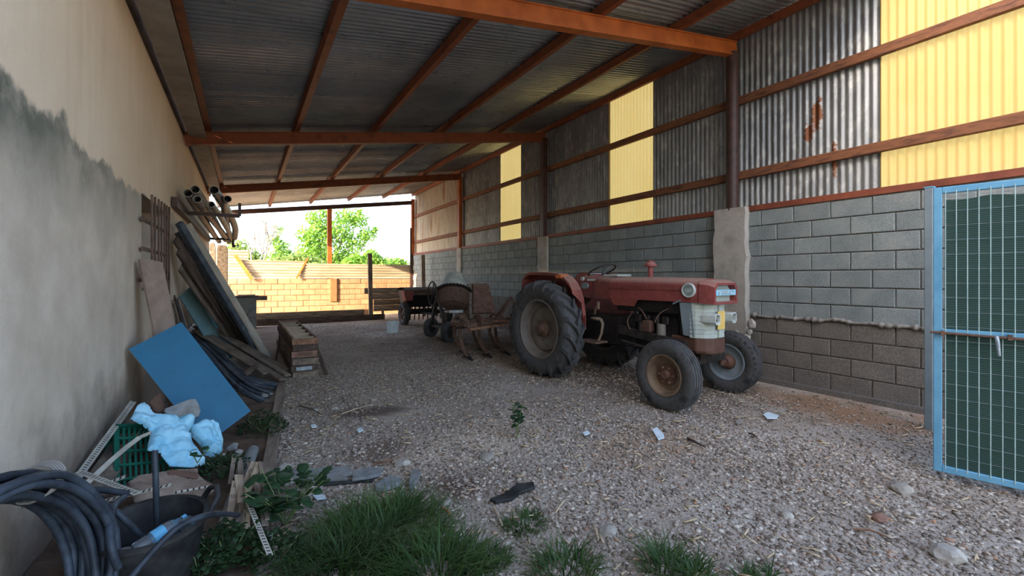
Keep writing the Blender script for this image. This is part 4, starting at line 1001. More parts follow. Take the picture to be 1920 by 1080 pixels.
for i, (x, y, h_, lb) in enumerate(((pp.x, 14.95, PY(693, 475, 14.95).z, 'tall grey timber post beside the far plank fence'), (PY(796, 500, 15.1).x, 15.1, PY(796, 478, 15.1).z, 'tall grey timber post behind the seed drill'))):
    plank('timber_post', (x - 0.02, y, -0.03), (x - 0.06, y, h_), 0.13, 0.09, (0, 1, 0), MAT['wood_grey'], lb, 'post')
FEN = thing('plank_fence', 'short fence panel of weathered horizontal boards behind the seed drill', 'fence', (0, 0, 0))
for z, x0, x1 in ((0.36, 3.75, 5.2), (0.56, 3.75, 5.2), (0.76, 3.72, 5.2), (0.96, 3.45, 5.2)):
    plank('board', (x0, 15.22, z), (x1 - 0.15, 15.24, z), 0.03, 0.196, (0, 0, 1), MAT['wood_grey'], parent=FEN)
for x in (4.2, 5.1): plank('batten', (x - 0.12, 15.29, 0.0), (x - 0.12, 15.29, 1.05), 0.08, 0.05, (0, 1, 0), MAT['wood_grey'], parent=FEN)
m = MB(); m.box((0, 0, 0.14), (0.42, 0.2, 0.28)); o = tag(m.build('loose_block', MAT['block_far'], bevel=0.01), 'single ochre block lying by the timber post in the sun', 'block'); o.location = (3.62, 15.9, 0)
# white bucket
p = G(736, 624)
BK = thing('plastic_tub', 'dirty white plastic tub on the gravel near the barrier plank', 'tub', (p.x, p.y, 0), 0.3)
def rrect(w, d, z, r=0.03): 
    pts = []
    for cx, cy, a0 in ((w/2-r, d/2-r, 0), (-w/2+r, d/2-r, 90), (-w/2+r, -d/2+r, 180), (w/2-r, -d/2+r, 270)):
        for k in range(4): a = math.radians(a0 + 30 * k); pts.append(Vector((cx + r * math.cos(a), cy + r * math.sin(a), z)))
    return pts
m = MB(); m.loft([rrect(0.22, 0.20, 0.005), rrect(0.26, 0.24, 0.28), rrect(0.275, 0.255, 0.29), rrect(0.245, 0.225, 0.29), rrect(0.21, 0.19, 0.02)]); m.build('tub_body', MAT['paper'], BK, 40)
m = MB(); m.tube([(-0.13, 0, 0.27), (-0.15, 0.02, 0.36), (-0.05, 0.05, 0.41), (0.08, 0.05, 0.38), (0.13, 0.0, 0.27)], 0.004, 6); m.build('tub_handle', MAT['galv'], BK)
# stone trough with boards, end slabs
TG = thing('masonry_pier', 'dark grey masonry pier topped by loose boards at the plaster wall end', 'pier', (0.02, 14.3, 0))
m = MB(); m.box((0.0, 0, 0.44), (0.54, 0.5, 0.88)); m.build('pier_body', MAT['slate'], TG, bevel=0.02)
m = MB(); m.box((0.02, 0.0, 0.89), (0.62, 0.56, 0.03)); m.build('pier_cap', MAT['wood_dark'], TG, bevel=0.005)
plank('loose_board', PY(478, 559, 14.05), PY(501, 559, 14.05), 0.05, 0.12, (0, 0, 1), MAT['wood_grey'], 'short grey board jutting out beside the masonry pier')
plank('loose_board', (-0.15, 14.3, 0.925), (0.26, 14.32, 0.925), 0.22, 0.03, (0, 0, 1), MAT['wood_pale'], 'pale board lying flat on top of the masonry pier')
for (x0, x1, y, zt, lb) in ((-0.80, -0.665, 14.35, 2.36, 'narrow upright timber slab at the end of the plaster wall'), (-0.635, -0.385, 14.30, 2.30, 'wide upright timber slab with rounded top at the plaster wall end')):
    m = MB(); w2 = (x1 - x0) / 2
    pol = [(-w2, 0, 0), (w2, 0, 0), (w2, 0, zt - 0.12), (w2 * 0.7, 0, zt - 0.02), (0, 0, zt), (-w2 * 0.85, 0, zt - 0.01), (-w2, 0, zt - 0.06)]
    m.prism(pol, (0, 0.09, 0)); o = tag(m.build('timber_slab', MAT['wood_grey'], bevel=0.01), lb, 'slab'); o.location = ((x0 + x1) / 2, y, 0)
# corrugated sheets on the back wall and the orange timbers
MAT['sheet_sun'] = rough_mat('cream_weathered_sheet', srgb(152, 138, 116), srgb(184, 170, 148), scale=2, rough=0.6, metal=0.2, bump=0.05, stretch=(0.5, 1, 3))
def sheet(a, b, z0a, z0b, hgt_, y, lb):
    pa, pb = PY(a, 500, y).x, PY(b, 500, y).x
    d = Vector((pb - pa, 0, z0b - z0a)); L = d.length; d.normalize(); un = Vector((-d.z, 0, d.x))
    m = corrugated((pa, y, z0a), un, hgt_, d, L, (0, -1, 0), period=0.1, amp=0.012, seg=8)
    q = corrugated((pa, y + 0.004, z0a), un, hgt_, d, L, (0, -1, 0), period=0.1, amp=0.012, seg=8); m.add(q.v, q.f)
    return tag(m.build('corrugated_sheet', MAT['sheet_sun'], None, 80), lb, 'sheet', 'corrugated sheets along the back wall')
zt = PY(660, 523, BY).z
sheet(561, 790, 1.39, 1.39, 0.53, BY - 0.03, 'long level corrugated sheet standing on the ochre wall')
sheet(420, 575, 1.40, 1.38, 0.62, BY + 0.02, 'left corrugated sheet standing on the ochre wall behind the leaning timber')
sheet(400, 466, 1.60, 1.60, 0.75, BY + 0.25, 'taller corrugated sheet standing behind the left sheet')
plank('leaning_timber', PY(472, 523, BY - 0.1), PY(441, 478, BY - 0.05), 0.11, 0.06, (0, 1, 0), MAT['timber_orange'], 'thick orange timber leaning on the corrugated sheet', 'timber')
plank('leaning_timber', PY(556, 522, BY - 0.1), PY(577, 484, BY - 0.0), 0.06, 0.04, (0, 1, 0), MAT['timber_orange'], 'thin orange timber leaning where the two sheets meet', 'timber')

# ------------------------------------------------------------------ pipe rack on the plaster wall
RK = thing('pipe_rack', 'rusty bracket rack fixed high on the plaster wall holding pipes', 'rack', (0, 0, 0))
zA = 2.36
for y, x1 in ((7.96, -0.06), (12.9, -0.28)):
    m = MB(); m.bar((WL + 0.01, y, zA), (x1, y, zA), 0.05, 0.05); m.bar((x1, y, zA), (x1, y, zA + 0.2), 0.04, 0.04, (1, 0, 0)); m.build('arm', MAT['rust_dark'], RK)
m = MB(); m.bar((WL + 0.04, 6.85, zA - 0.0), (WL + 0.04, 13.1, zA - 0.0), 0.06, 0.12); m.build('wall_rail', MAT['rust_dark'], RK)
def pipe(pts, r, label, mt='pvc'):
    P = [Vector(p) for p in pts]; out = []
    for i in range(len(P) - 1):
        p0, p1, p2, p3 = P[max(i-1, 0)], P[i], P[i+1], P[min(i+2, len(P)-1)]
        for k in range(6):
            u = k / 6; out.append(0.5 * ((2*p1) + (-p0 + p2) * u + (2*p0 - 5*p1 + 4*p2 - p3) * u*u + (-p0 + 3*p1 - 3*p2 + p3) * u**3))
    out.append(P[-1])
    T = thing('pvc_pipe', label, 'pipe', (0, 0, 0), 0, 'pipes on the wall rack')
    m = MB(); m.tube(out, r, 14, cap=False); q = MB(); q.tube(out, r * 0.86, 14, cap=False); b = len(m.v); m.add(q.v, [tuple(reversed(f)) for f in q.f])
    n = len(out); 
    for base in (0, (n - 1) * 14):
        m.f += [(base + k, base + (k + 1) % 14, b + base + (k + 1) % 14, b + base + k) for k in range(14)]
    m.build('pipe_wall', MAT[mt], T, 60)
    d = (out[3] - out[0]).normalized(); m = MB(); m.tube([out[0] + d * 0.12, out[0] + d * 0.14], r * 0.85, 12); m.build('bore', MAT['hole'], T)
def pend(px, py, Y): return PY(px, py, Y)
lbs = ['grey pipe end resting nearest the wall in the rack', 'grey pipe lying on top of the wall-side pipes', 'grey pipe tucked under the top pipe by the wall', 'thin grey pipe in the middle of the rack', 'long pale pipe bending down at its far end', 'short outer pipe against the rack upright']
pipe([pend(352, 362, 7.3), (-0.60, 9.0, zA + 0.07), (-0.60, 12.9, zA + 0.05), (-0.55, 13.6, zA - 0.02)], 0.055, lbs[0])
pipe([pend(366, 355, 7.2), (-0.50, 9.2, zA + 0.17), (-0.46, 12.8, zA + 0.12), (-0.42, 13.6, zA + 0.02)], 0.055, lbs[1])
pipe([pend(370, 373, 7.3), (-0.48, 9.2, zA + 0.06), (-0.38, 12.8, zA + 0.05), (-0.34, 13.5, zA - 0.03)], 0.052, lbs[2])
pipe([pend(396, 383, 7.6), (-0.33, 9.0, zA + 0.06), (-0.28, 12.6, zA + 0.05), (-0.3, 13.2, zA - 0.02)], 0.045, lbs[3])
pipe([pend(401, 356, 7.4), pend(414, 375, 8.2), pend(432, 405, 10.0), pend(441, 428, 11.5), pend(440, 446, 12.6)], 0.062, lbs[4])
pipe([pend(427, 373, 7.7), pend(420, 385, 8.6), pend(428, 432, 12.0), pend(432, 446, 12.9)], 0.052, lbs[5])
TP = thing('water_tap', 'small metal tap hanging below the outer end of the pipe rack', 'tap', PY(437, 462, 12.6))
m = MB(); m.tube([(0, 0, 0.19), (0, 0, 0.05), (0.02, 0, -0.02)], [0.02, 0.03, 0.035], 8); m.build('tap_body', MAT['rust'], TP, 50)
m = MB(); m.bar((0.02, 0, 0.02), (0.12, 0, 0.02), 0.03, 0.02); m.bar((0.1, 0, -0.03), (0.1, 0, 0.07), 0.02, 0.02, (1, 0, 0)); m.build('tap_lever', MAT['rust'], TP)
# ------------------------------------------------------------------ stack of formwork frames
st_x, st_y0, st_w, st_l = 0.735, 6.88, 0.33, 3.0
rail = MB(); rail.box((0, 0, 0), (0.028, st_l, 0.085)); rail = rail.mesh('rail')
rung = MB(); rung.box((0, 0, 0), (st_w - 0.056, 0.03, 0.075)); rung = rung.mesh('rung')
endb = MB(); endb.box((0, 0, 0), (st_w, 0.03, 0.085)); endb = endb.mesh('end_board')
ply = MB(); ply.box((0, 0, 0), (st_w - 0.056, st_l - 0.08, 0.008)); ply = ply.mesh('bottom_board')
names = ['bottom', 'second', 'third', 'fourth', 'fifth', 'topmost']
for k in range(6):
    T = thing('formwork_frame', 'ladder-like wooden formwork frame, %s of the stack by the leaning boards' % (names[k] if k in (0, 5) else names[k] + ' from the floor'), 'formwork', (st_x + random.uniform(-0.02, 0.02), st_y0 + st_l / 2 + random.uniform(-0.03, 0.05), 0.045 + 0.093 * k), random.uniform(-0.008, 0.008) , 'stacked formwork frames')
    mt = [MAT['wood_grey'], MAT['wood_dark'], MAT['wood_grey'], MAT['wood_red'], MAT['wood_dark'], MAT['wood_brown']][k]
    for s_ in (-1, 1):
        o = bpy.data.objects.new('side_rail', rail.copy()); COL.objects.link(o); o.data.materials.append(mt); o.parent = T; o.location = (s_ * (st_w / 2 - 0.014), 0, 0)
    for j in range(6):
        if k < 5 and j not in (0, 5): continue
        o = bpy.data.objects.new('rung', rung.copy()); COL.objects.link(o); o.data.materials.append(MAT['wood_pale']); o.parent = T; o.location = (0, -st_l / 2 + 0.25 + j * (st_l - 0.5) / 5, -0.002)
    for s_ in (-1, 1):
        o = bpy.data.objects.new('end_board', endb.copy()); COL.objects.link(o); o.data.materials.append(mt); o.parent = T; o.location = (random.uniform(-0.01, 0.01), s_ * (st_l / 2 + 0.016), 0)
    if k < 4:
        o = bpy.data.objects.new('bottom_board', ply.copy()); COL.objects.link(o); o.data.materials.append(mt); o.parent = T; o.location = (0, 0, 0.036)
    if k in (1, 3):
        m = MB(); m.box((0.0, -st_l / 2 - 0.036, 0), (0.2, 0.01, 0.05)); o = m.build('steel_plate', MAT['galv'] if k == 1 else MAT['rust'], T)
plank('offcut', G(612, 702, 0.02), PY(594, 655, 7.0), 0.10, 0.02, (0.8, -0.5, 0.3), MAT['wood_dark'], 'dark board offcut propped against the side of the formwork stack')
plank('offcut', (0.36, 7.25, 0.02), (0.50, 8.2, 0.42), 0.12, 0.02, (1, 0, 0), MAT['wood_dark'], 'dark board offcut leaning on the wall side of the formwork stack')
plank('kerb_plank', (0.47, 7.05, 0.03), (0.07, 2.75, 0.03), 0.09, 0.05, (0, 0, 1), MAT['wood_grey'], 'long weathered plank laid on the ground edging the gravel')

# ------------------------------------------------------------------ long boards leaning on the wall
MAT['board_cream'] = wood('cream_board', srgb(150, 142, 130), srgb(182, 174, 160), 0.05)
MAT['teal'] = paint('teal_paint', srgb(14, 104, 128), srgb(24, 124, 148), srgb(120, 140, 140), 0.5, 0.2)
MAT['teal_pale'] = paint('pale_teal_paint', srgb(96, 132, 138), srgb(126, 156, 160), srgb(160, 160, 150), 0.55, 0.3)
MAT['blue'] = paint('blue_board_paint', srgb(0, 84, 116), srgb(2, 98, 130), srgb(20, 110, 140), 0.6, 0.08)
def lean(name, pb, pt, zb, Xt, w, th, mt, label, nrm=(0.8, -0.45, 0.4)):
    return plank(name, G(pb[0], pb[1], zb), PX(pt[0], pt[1], Xt), w, th, nrm, MAT[mt], label, 'board')
lean('leaning_board', (506, 678), (350, 421), 0.04, -0.68, 0.12, 0.035, 'board_cream', 'long cream edged board, outermost of the tall bundle leaning on the wall', (0.5, -0.8, 0.3))
lean('leaning_bar', (492, 676), (336, 418), 0.04, -0.69, 0.08, 0.06, 'steel_blue', 'long blue grey steel beam leaning beside the cream board', (0.5, -0.8, 0.3))
lean('leaning_bar', (481, 672), (333, 440), 0.04, -0.70, 0.10, 0.05, 'iron', 'dark steel beam leaning behind the blue grey beam', (1, -0.1, 0.5))
lean('leaning_board', (470, 668), (336, 468), 0.03, -0.68, 0.14, 0.03, 'wood_dark', 'dark wide board leaning low behind the steel beams', (0.5, -0.8, 0.3))
lean('leaning_board', (458, 668), (340, 500), 0.03, -0.68, 0.14, 0.03, 'wood_grey', 'weathered board leaning behind the dark wide board', (0.5, -0.8, 0.3))
lean('leaning_board', (470, 650), (352, 480), 0.03, -0.74, 0.18, 0.02, 'wood_brown', 'brown plywood strip leaning at the back of the tall bundle', (1, -0.1, 0.5))
lean('leaning_board', (500, 677), (343, 423), 0.04, -0.70, 0.035, 0.05, 'wood_pale', 'narrow pale batten leaning between the cream board and the steel beam', (0.5, -0.8, 0.3))
lean('leaning_board', (487, 674), (338, 432), 0.04, -0.71, 0.04, 0.04, 'galv', 'narrow bright metal strip leaning behind the blue grey beam', (0.5, -0.8, 0.3))
lean('leaning_board', (475, 669), (329, 449), 0.04, -0.71, 0.09, 0.03, 'wood_dark', 'dark splintered board leaning against the dark steel beam', (0.5, -0.8, 0.3))
pm = HIT(455, 592, PX(350, 421, -0.72), (1, -0.1, 0.5)) + Vector((0.03, -0.02, 0.03))
m = MB(); m.tube([pm + Vector((-0.05, 0, 0.06)), pm, pm + Vector((0.04, 0, -0.03)), pm + Vector((-0.02, -0.03, -0.06))], 0.012, 6); tag(m.build('hook_clamp', MAT['rust'], None, 60), 'small rusty hook clamped on the cream edged board', 'clamp')
# teal boards
plank('teal_board', G(420, 668, 0.10), PX(348, 546, -0.70), 0.22, 0.025, (0.3, -0.9, 0.3), MAT['teal_pale'], 'pale teal painted board leaning behind the blue panel', 'board')
plank('teal_board', G(448, 664, 0.10), PX(372, 540, -0.66), 0.30, 0.025, (0.3, -0.9, 0.3), MAT['teal'], 'deep teal painted board leaning next to the pale teal one', 'board')
for i, (a, b, mt, lb) in enumerate((((365, 690), (327, 556), 'wood_dark', 'dark thin lath leaning on the wall left of the teal boards'), ((372, 690), (333, 560), 'steel_blue', 'grey metal strip leaning on the wall left of the teal boards'), ((352, 690), (324, 565), 'wood_grey', 'grey lath leaning on the wall beside the brown panel'))):
    plank('lath', G(a[0], a[1], 0.08), PX(b[0], b[1], -0.72), 0.05, 0.02, (0.9, -0.4, 0.4), MAT[mt], lb)
# brown panel
a_, b_ = PX(262, 486, -0.735), PX(305, 492, -0.735 + 0.13)
dn = Vector((0.22, -0.10, -1.30))
m = MB(); nrm = (b_ - a_).cross(dn).normalized() * 0.02
e_ = (b_ - a_)
pts = [a_, a_ + e_ * 0.25 + Vector((0, 0, 0.012)), b_]
N = 10
pts += [b_ + dn * (k / N) + e_ * 0.03 * mnoise.noise(Vector((k * 0.8, 2, 0))) for k in range(1, N + 1)]
pts += [a_ + dn * (k / N) - e_ * 0.08 * mnoise.noise(Vector((k * 0.9, 7, 0))) for k in range(N, 0, -1)]
m.prism(pts, nrm); tag(m.build('chipboard_panel', rough_mat('brown_chipboard', srgb(128, 108, 94), srgb(156, 136, 120), scale=5, rough=0.9, bump=0.3)), 'brown chipboard panel with crumbled edge leaning under the barred window', 'panel')
# big blue panel
K = 0.925
def kp(x, y, z): return Vector((x * K, y * K, CAMH + (z - CAMH) * K))
TLp, TRp, BRp, BLp = kp(-0.81, 4.72, 0.83), kp(-0.48, 4.89, 1.02), kp(0.05, 4.67, 0.20), kp(-0.28, 4.50, 0.01)
bn = (TRp - TLp).cross(BLp - TLp).normalized()
if bn.dot(Vector((0, 0, CAMH)) - TLp) < 0: bn = -bn
BP = thing('blue_panel', 'bright blue painted wooden panel propped askew against the junk', 'panel', (0, 0, 0))
m = MB(); m.prism([TLp, TRp, BRp, BLp], -bn * 0.022); m.build('board_core', MAT['wood_pale'], BP)
m = MB(); m.prism([p + bn * 0.003 for p in (TLp, TRp, BRp, BLp)], -bn * 0.0025); m.build('painted_face', MAT['blue'], BP)
# weathered battens of a broken pallet, with cross piece
BT = thing('batten_frame', 'broken frame of weathered battens lying over the black hoses', 'frame', (0, 0, 0))
for i, (a, za, b, zb, w) in enumerate((((367, 612), 0.62, (530, 712), 0.08, 0.09), ((378, 606), 0.64, (540, 704), 0.10, 0.09), ((366, 620), 0.58, (500, 700), 0.14, 0.10), ((392, 610), 0.60, (536, 692), 0.10, 0.08))):
    plank('batten', G(*a, za), G(*b, zb), w, 0.025, (0.4, -0.8, 0.4), MAT['wood_grey'], parent=BT)
plank('cross_piece', G(461, 700, 0.24), G(483, 684, 0.26), 0.07, 0.03, (0.7, -0.5, 0.5), MAT['wood_dark'], parent=BT)
plank('cross_piece', G(366, 622, 0.56), G(392, 604, 0.60), 0.08, 0.04, (0.7, -0.5, 0.5), MAT['wood_dark'], parent=BT)
# black hoses slung over the boards
def hose(pts, r, label, name='black_hose', mt='hose', group=None, cat='hose', n=8, sub=6):
    P = [Vector(p) for p in pts]; out = []
    for i in range(len(P) - 1):
        p0, p1, p2, p3 = P[max(i-1, 0)], P[i], P[i+1], P[min(i+2, len(P)-1)]
        for k in range(sub):
            u = k / sub; out.append(0.5 * ((2*p1) + (-p0 + p2) * u + (2*p0 - 5*p1 + 4*p2 - p3) * u*u + (-p0 + 3*p1 - 3*p2 + p3) * u**3))
    out.append(P[-1])
    for q in out: q.x = max(q.x, WL + r + 0.005)
    m = MB(); m.tube(out, r, n)
    return tag(m.build(name, MAT[mt], None, 70), label, cat, group)
for i in range(10):
    j = i / 9; rr_ = random.Random(i)
    top = G(333 + 18 * j, 608 + 6 * rr_.random(), 0.62 - 0.05 * j)
    mid1 = G(385 + 16 * j, 652 + 14 * (1 - j), 0.36 + 0.04 * rr_.random()); mid2 = G(440 + 26 * j, 705 + 20 * (1 - j), 0.16 + 0.05 * rr_.random())
    end = G(492 + 36 * j, 752 - 38 * j + 8 * rr_.random(), 0.03 + 0.02 * rr_.random())
    hose([top, mid1, mid2, end], 0.018, 'one of the long black hoses sagging from behind the blue panel to the kerb plank', group='sagging black hoses')

# ------------------------------------------------------------------ junk heap by the wall
m = MB(); m.grid(lambda u, v: Vector((WL + 0.005 + (edge_x(2.0 + 3.6 * v) - WL) * u, 2.0 + 3.6 * v, (0.02 + 0.16 * (1 - u) ** 1.3 * (0.6 + 0.6 * math.sin(v * PI)) + 0.05 * mnoise.noise(Vector((u * 3, v * 9, 0)))) * (1 if 0 < v < 1 else 0.2))), 30, 70)
hp = tag(m.build('soil_mound', MAT['soil'], None, 180), 'low mound of dark soil and rubble along the foot of the wall', 'soil'); hp['kind'] = 'stuff'
def inside(poly, x, y):
    c_ = False; j = len(poly) - 1
    for i in range(len(poly)):
        if (poly[i][1] > y) != (poly[j][1] > y) and x < (poly[j][0] - poly[i][0]) * (y - poly[i][1]) / (poly[j][1] - poly[i][1]) + poly[i][0]: c_ = not c_
        j = i
    return c_
def near(poly, x, y):
    best = None
    for i in range(len(poly)):
        ax_, ay = poly[i - 1]; bx, by = poly[i]; dx, dy = bx - ax_, by - ay
        t_ = max(0, min(1, ((x - ax_) * dx + (y - ay) * dy) / (dx * dx + dy * dy + 1e-9)))
        qx, qy = ax_ + dx * t_, ay + dy * t_; d = math.hypot(x - qx, y - qy)
        if best is None or d < best[0]: best = (d, qx, qy)
    return best
def drape(name, px, p, n, thick, bulge, wr_amp, wr_sc, mat, label, cat, cell=0.018, seed=0, sag=None, kind=None):
    """thin crumpled sheet whose outline is seen at px, lying on the plane (p, n)"""
    n = Vector(n).normalized(); W = [HIT(x, y, p, n) for x, y in px]
    o3 = W[0]; e1 = (W[1] - W[0]); e1 = (e1 - n * e1.dot(n)).normalized(); e2 = n.cross(e1)
    poly = [((w - o3).dot(e1), (w - o3).dot(e2)) for w in W]
    x0, x1 = min(q[0] for q in poly), max(q[0] for q in poly); y0, y1 = min(q[1] for q in poly), max(q[1] for q in poly)
    nx = max(4, int((x1 - x0) / cell)); ny = max(4, int((y1 - y0) / cell)); V = {}; F = []
    P2 = {}
    for i in range(nx + 1):
        for j in range(ny + 1):
            x, y = x0 + (x1 - x0) * i / nx, y0 + (y1 - y0) * j / ny; P2[i, j] = (x, y, inside(poly, x, y))
    idx = {}; verts = []
    def vid(i, j):
        if (i, j) in idx: return idx[i, j]
        x, y, ins = P2[i, j]; d, qx, qy = near(poly, x, y)
        if not ins: x, y, d = qx, qy, 0.0
        h = bulge * (1 - math.exp(-d / 0.05)) + wr_amp * min(1, d / 0.02) * (abs(mnoise.noise(Vector((x * wr_sc, y * wr_sc * 0.6, seed)))) * 1.6 + 0.7 * abs(mnoise.noise(Vector((x * wr_sc * 2.3 + y * 8, y * wr_sc * 1.2, seed + 4)))) + mnoise.noise(Vector((x * wr_sc * 0.4, y * wr_sc * 0.4, seed + 9))))
        idx[i, j] = len(verts); verts.append(o3 + e1 * x + e2 * y + n * h); return idx[i, j]
    for i in range(nx):
        for j in range(ny):
            q = [(i, j), (i + 1, j), (i + 1, j + 1), (i, j + 1)]
            if sum(P2[k][2] for k in q) >= 2: F.append(tuple(vid(*k) for k in q))
    m = MB(); m.add(verts, F); b = len(verts); m.add([v - n * thick for v in verts], [tuple(reversed(f)) for f in F])
    from collections import Counter
    cnt = Counter(); 
    for f in F:
        for k in range(4): cnt[(f[k], f[(k + 1) % 4])] += 1
    for (a, c_) in list(cnt):
        if (c_, a) not in cnt: m.f.append((c_, a, a + b, c_ + b))
    return tag(m.build(name, mat, None, 60), label, cat)
t = NT('pale_blue_plastic'); cc = t.ramp(t.noise(5, 4), [(0.3, srgb(120, 186, 212)), (0.7, srgb(176, 218, 232))])
MAT['cloth'] = t.done(t.bsdf(cc, 0.55, 0, t.bump(t.noise(14, 5), 0.25, 0.02)))
NRM = (0.42, -0.45, 0.78)
cp = Vector((-0.42, 3.72, 0.42))
drape('plastic_sack', [(245, 785), (258, 760), (268, 753), (280, 760), (288, 775), (310, 776), (322, 785), (350, 777), (362, 784), (363, 796), (352, 810), (362, 830), (378, 850), (385, 870), (362, 876), (318, 874), (300, 850), (293, 843), (276, 846), (278, 830), (283, 812), (268, 797)], cp, NRM, 0.006, 0.015, 0.045, 13, MAT['cloth'], 'crumpled pale blue plastic sack draped over the green crate', 'sack', 0.012, 3)
drape('cloth_bundle', [(355, 800), (372, 792), (398, 791), (412, 800), (419, 825), (417, 845), (402, 853), (388, 848), (378, 828), (362, 812)], cp + Vector((0.02, 0.03, -0.02)), NRM, 0.03, 0.04, 0.05, 14, MAT['cloth'], 'stuffed pale cloth bundle lying beside the blue panel corner', 'cloth', 0.010, 8)
drape('slate_offcut', [(305, 768), (352, 750), (366, 747), (372, 757), (376, 770), (374, 780), (360, 784), (322, 782)], cp + Vector((0.0, 0.12, 0.0)), (0.35, -0.7, 0.6), 0.02, 0.0, 0.004, 9, MAT['slate'], 'grey jagged slab offcut resting against the blue panel', 'slab', 0.012, 5)
drape('leather_rag', [(280, 755), (296, 738), (302, 736), (305, 748), (312, 772), (300, 778), (288, 772)], cp + Vector((-0.05, 0.2, 0.02)), (0.35, -0.7, 0.6), 0.03, 0.02, 0.01, 9, MAT['cast_brown'], 'dark brown rag tucked behind the plastic sack', 'rag', 0.012, 6)
drape('cardboard_sheet', [(240, 905), (262, 890), (330, 880), (372, 878), (372, 890), (390, 905), (412, 912), (380, 935), (300, 945), (252, 940)], (-0.38, 3.15, 0.27), (0.25, -0.35, 0.9), 0.008, 0.01, 0.03, 7, rough_mat('muddy_cardboard', srgb(112, 92, 78), srgb(158, 140, 124), scale=6, rough=0.95, bump=0.4), 'muddy crumpled cardboard sheet behind the rubber bucket', 'cardboard', 0.016, 2)
drape('cardboard_roll', [(312, 885), (322, 880), (368, 884), (373, 893), (370, 898), (316, 892)], (-0.36, 3.2, 0.31), (0.25, -0.5, 0.8), 0.02, 0.012, 0.008, 9, MAT['cast_brown'], 'folded brown cardboard flap on the muddy sheet', 'cardboard', 0.010, 4)
# green crate
gc = Vector((-0.57, 3.72, 0.14))
CR = thing('plastic_crate', 'green slatted plastic crate lying tilted under the plastic sack', 'crate', gc, 0.0, None, (math.radians(38), math.radians(12), 0.35))
MAT['crate'] = rough_mat('green_plastic', srgb(10, 74, 58), srgb(18, 96, 76), scale=8, rough=0.5, bump=0.05)
cw, cl, chh = 0.36, 0.50, 0.16
for z in (0.0, chh):
    for s_ in (-1, 1):
        m = MB(); m.box((0, s_ * cl / 2, z), (cw, 0.02, 0.03)); m.build('rim_bar', MAT['crate'], CR)
        m = MB(); m.box((s_ * cw / 2, 0, z), (0.02, cl, 0.03)); m.build('rim_bar', MAT['crate'], CR)
sl1 = MB(); sl1.box((0, 0, 0), (0.012, cl, 0.008)); sl1 = sl1.mesh('base_slat'); sl1.materials.append(MAT['crate'])
for k in range(13): o = bpy.data.objects.new('base_slat', sl1); COL.objects.link(o); o.parent = CR; o.location = (-cw / 2 + 0.028 * (k + 0.5), 0, 0.012 if False else chh)
for k in range(6):
    m = MB(); m.box((0, -cl / 2 + cl * k / 5, chh + 0.006), (cw, 0.016, 0.01)); m.build('base_bar', MAT['crate'], CR)
sl2 = MB(); sl2.box((0, 0, 0), (0.012, 0.008, chh)); sl2 = sl2.mesh('side_slat'); sl2.materials.append(MAT['crate'])
for k in range(13):
    for s_ in (-1, 1): o = bpy.data.objects.new('side_slat', sl2); COL.objects.link(o); o.parent = CR; o.location = (-cw / 2 + 0.028 * (k + 0.5), s_ * cl / 2, chh / 2)
m = MB(); m.box((0.05, -cl / 2 - 0.006, chh * 0.5), (0.14, 0.008, 0.10)); m.build('label_panel', MAT['crate'], CR)
# clay pipe
hose([G(193, 902, 0.22), G(232, 850, 0.27), G(268, 803, 0.30)], 0.052, 'thick brown clay pipe lying across the green crate', 'clay_pipe', 'wood_grey', None, 'pipe', 14)
hose([G(474, 845, 0.06), G(440, 935, 0.08), G(402, 1050, 0.06)], 0.042, 'thick grey pipe lying beside the laths and the rubber bucket', 'drain_pipe', 'slate', None, 'pipe', 14)
for a, za, b, zb, w, lb in (((150, 925), 0.26, (222, 795), 0.30, 0.13, 'wide brown board lying along the wall under the perforated strips'), ((182, 930), 0.22, (236, 838), 0.26, 0.10, 'narrow brown board lying beside the clay pipe'), ((380, 812), 0.10, (330, 770), 0.22, 0.12, 'dark board end under the blue panel')):
    pa, pb = G(*a, za), G(*b, zb)
    for q in (pa, pb): q.x = max(q.x, WL + w / 2 + 0.01)
    plank('old_board', pa, pb, w, 0.025, (0.5, -0.2, 0.85), MAT['wood_grey' if 'wide' in lb else 'wood_dark'], lb, 'board')
# perforated strips
t = NT('perforated_strip'); xyz = t.sep()
wv = t.n('ShaderNodeTexWave', wave_type='BANDS', bands_direction='Y'); wv.inputs['Scale'].default_value = 13; wv.inputs['Distortion'].default_value = 0; t.link(t.co.outputs['Object'], wv.inputs['Vector'])
slot = t.math('MULTIPLY', t.math('GREATER_THAN', wv.outputs['Fac'], 0.72), t.math('LESS_THAN', t.math('ABSOLUTE', xyz[0]), 0.009))
cc = t.mix(slot, t.ramp(t.noise(8, 5), [(0.3, srgb(150, 144, 132)), (0.7, srgb(194, 188, 172))]), srgb(48, 42, 38))
MAT['strip'] = t.done(t.bsdf(cc, 0.7, 0))
strips = [((250, 753), 0.52, (138, 906), 0.36, 0.035, 'long perforated strip propped along the plaster wall'), ((148, 884), 0.44, (258, 926), 0.40, 0.035, 'wide perforated strip lying across the other strips'), ((161, 948), 0.36, (320, 909), 0.42, 0.022, 'pale strip lying over the far rim of the bucket'),
          ((326, 924), 0.34, (409, 909), 0.33, 0.012, 'thin pale lath behind the rubber bucket'), ((205, 905), 0.38, (236, 893), 0.40, 0.02, 'short perforated strip end near the crate'),
          ((466, 942), 0.22, (506, 1040), 0.16, 0.028, 'perforated strip among the laths by the kerb plank')]
for a, za, b, zb, w, lb in strips:
    pa, pb = G(*a, za), G(*b, zb)
    if 'hose coil' in lb: pa, pb = PX(*a, -0.52), PX(*b, -0.56)
    for q in (pa, pb): q.x = max(q.x, WL + 0.02)
    plank('perforated_strip', pa, pb, w, 0.003, (0.4, -0.4, 0.8), MAT['strip'], lb, 'strip', bev=0.0)
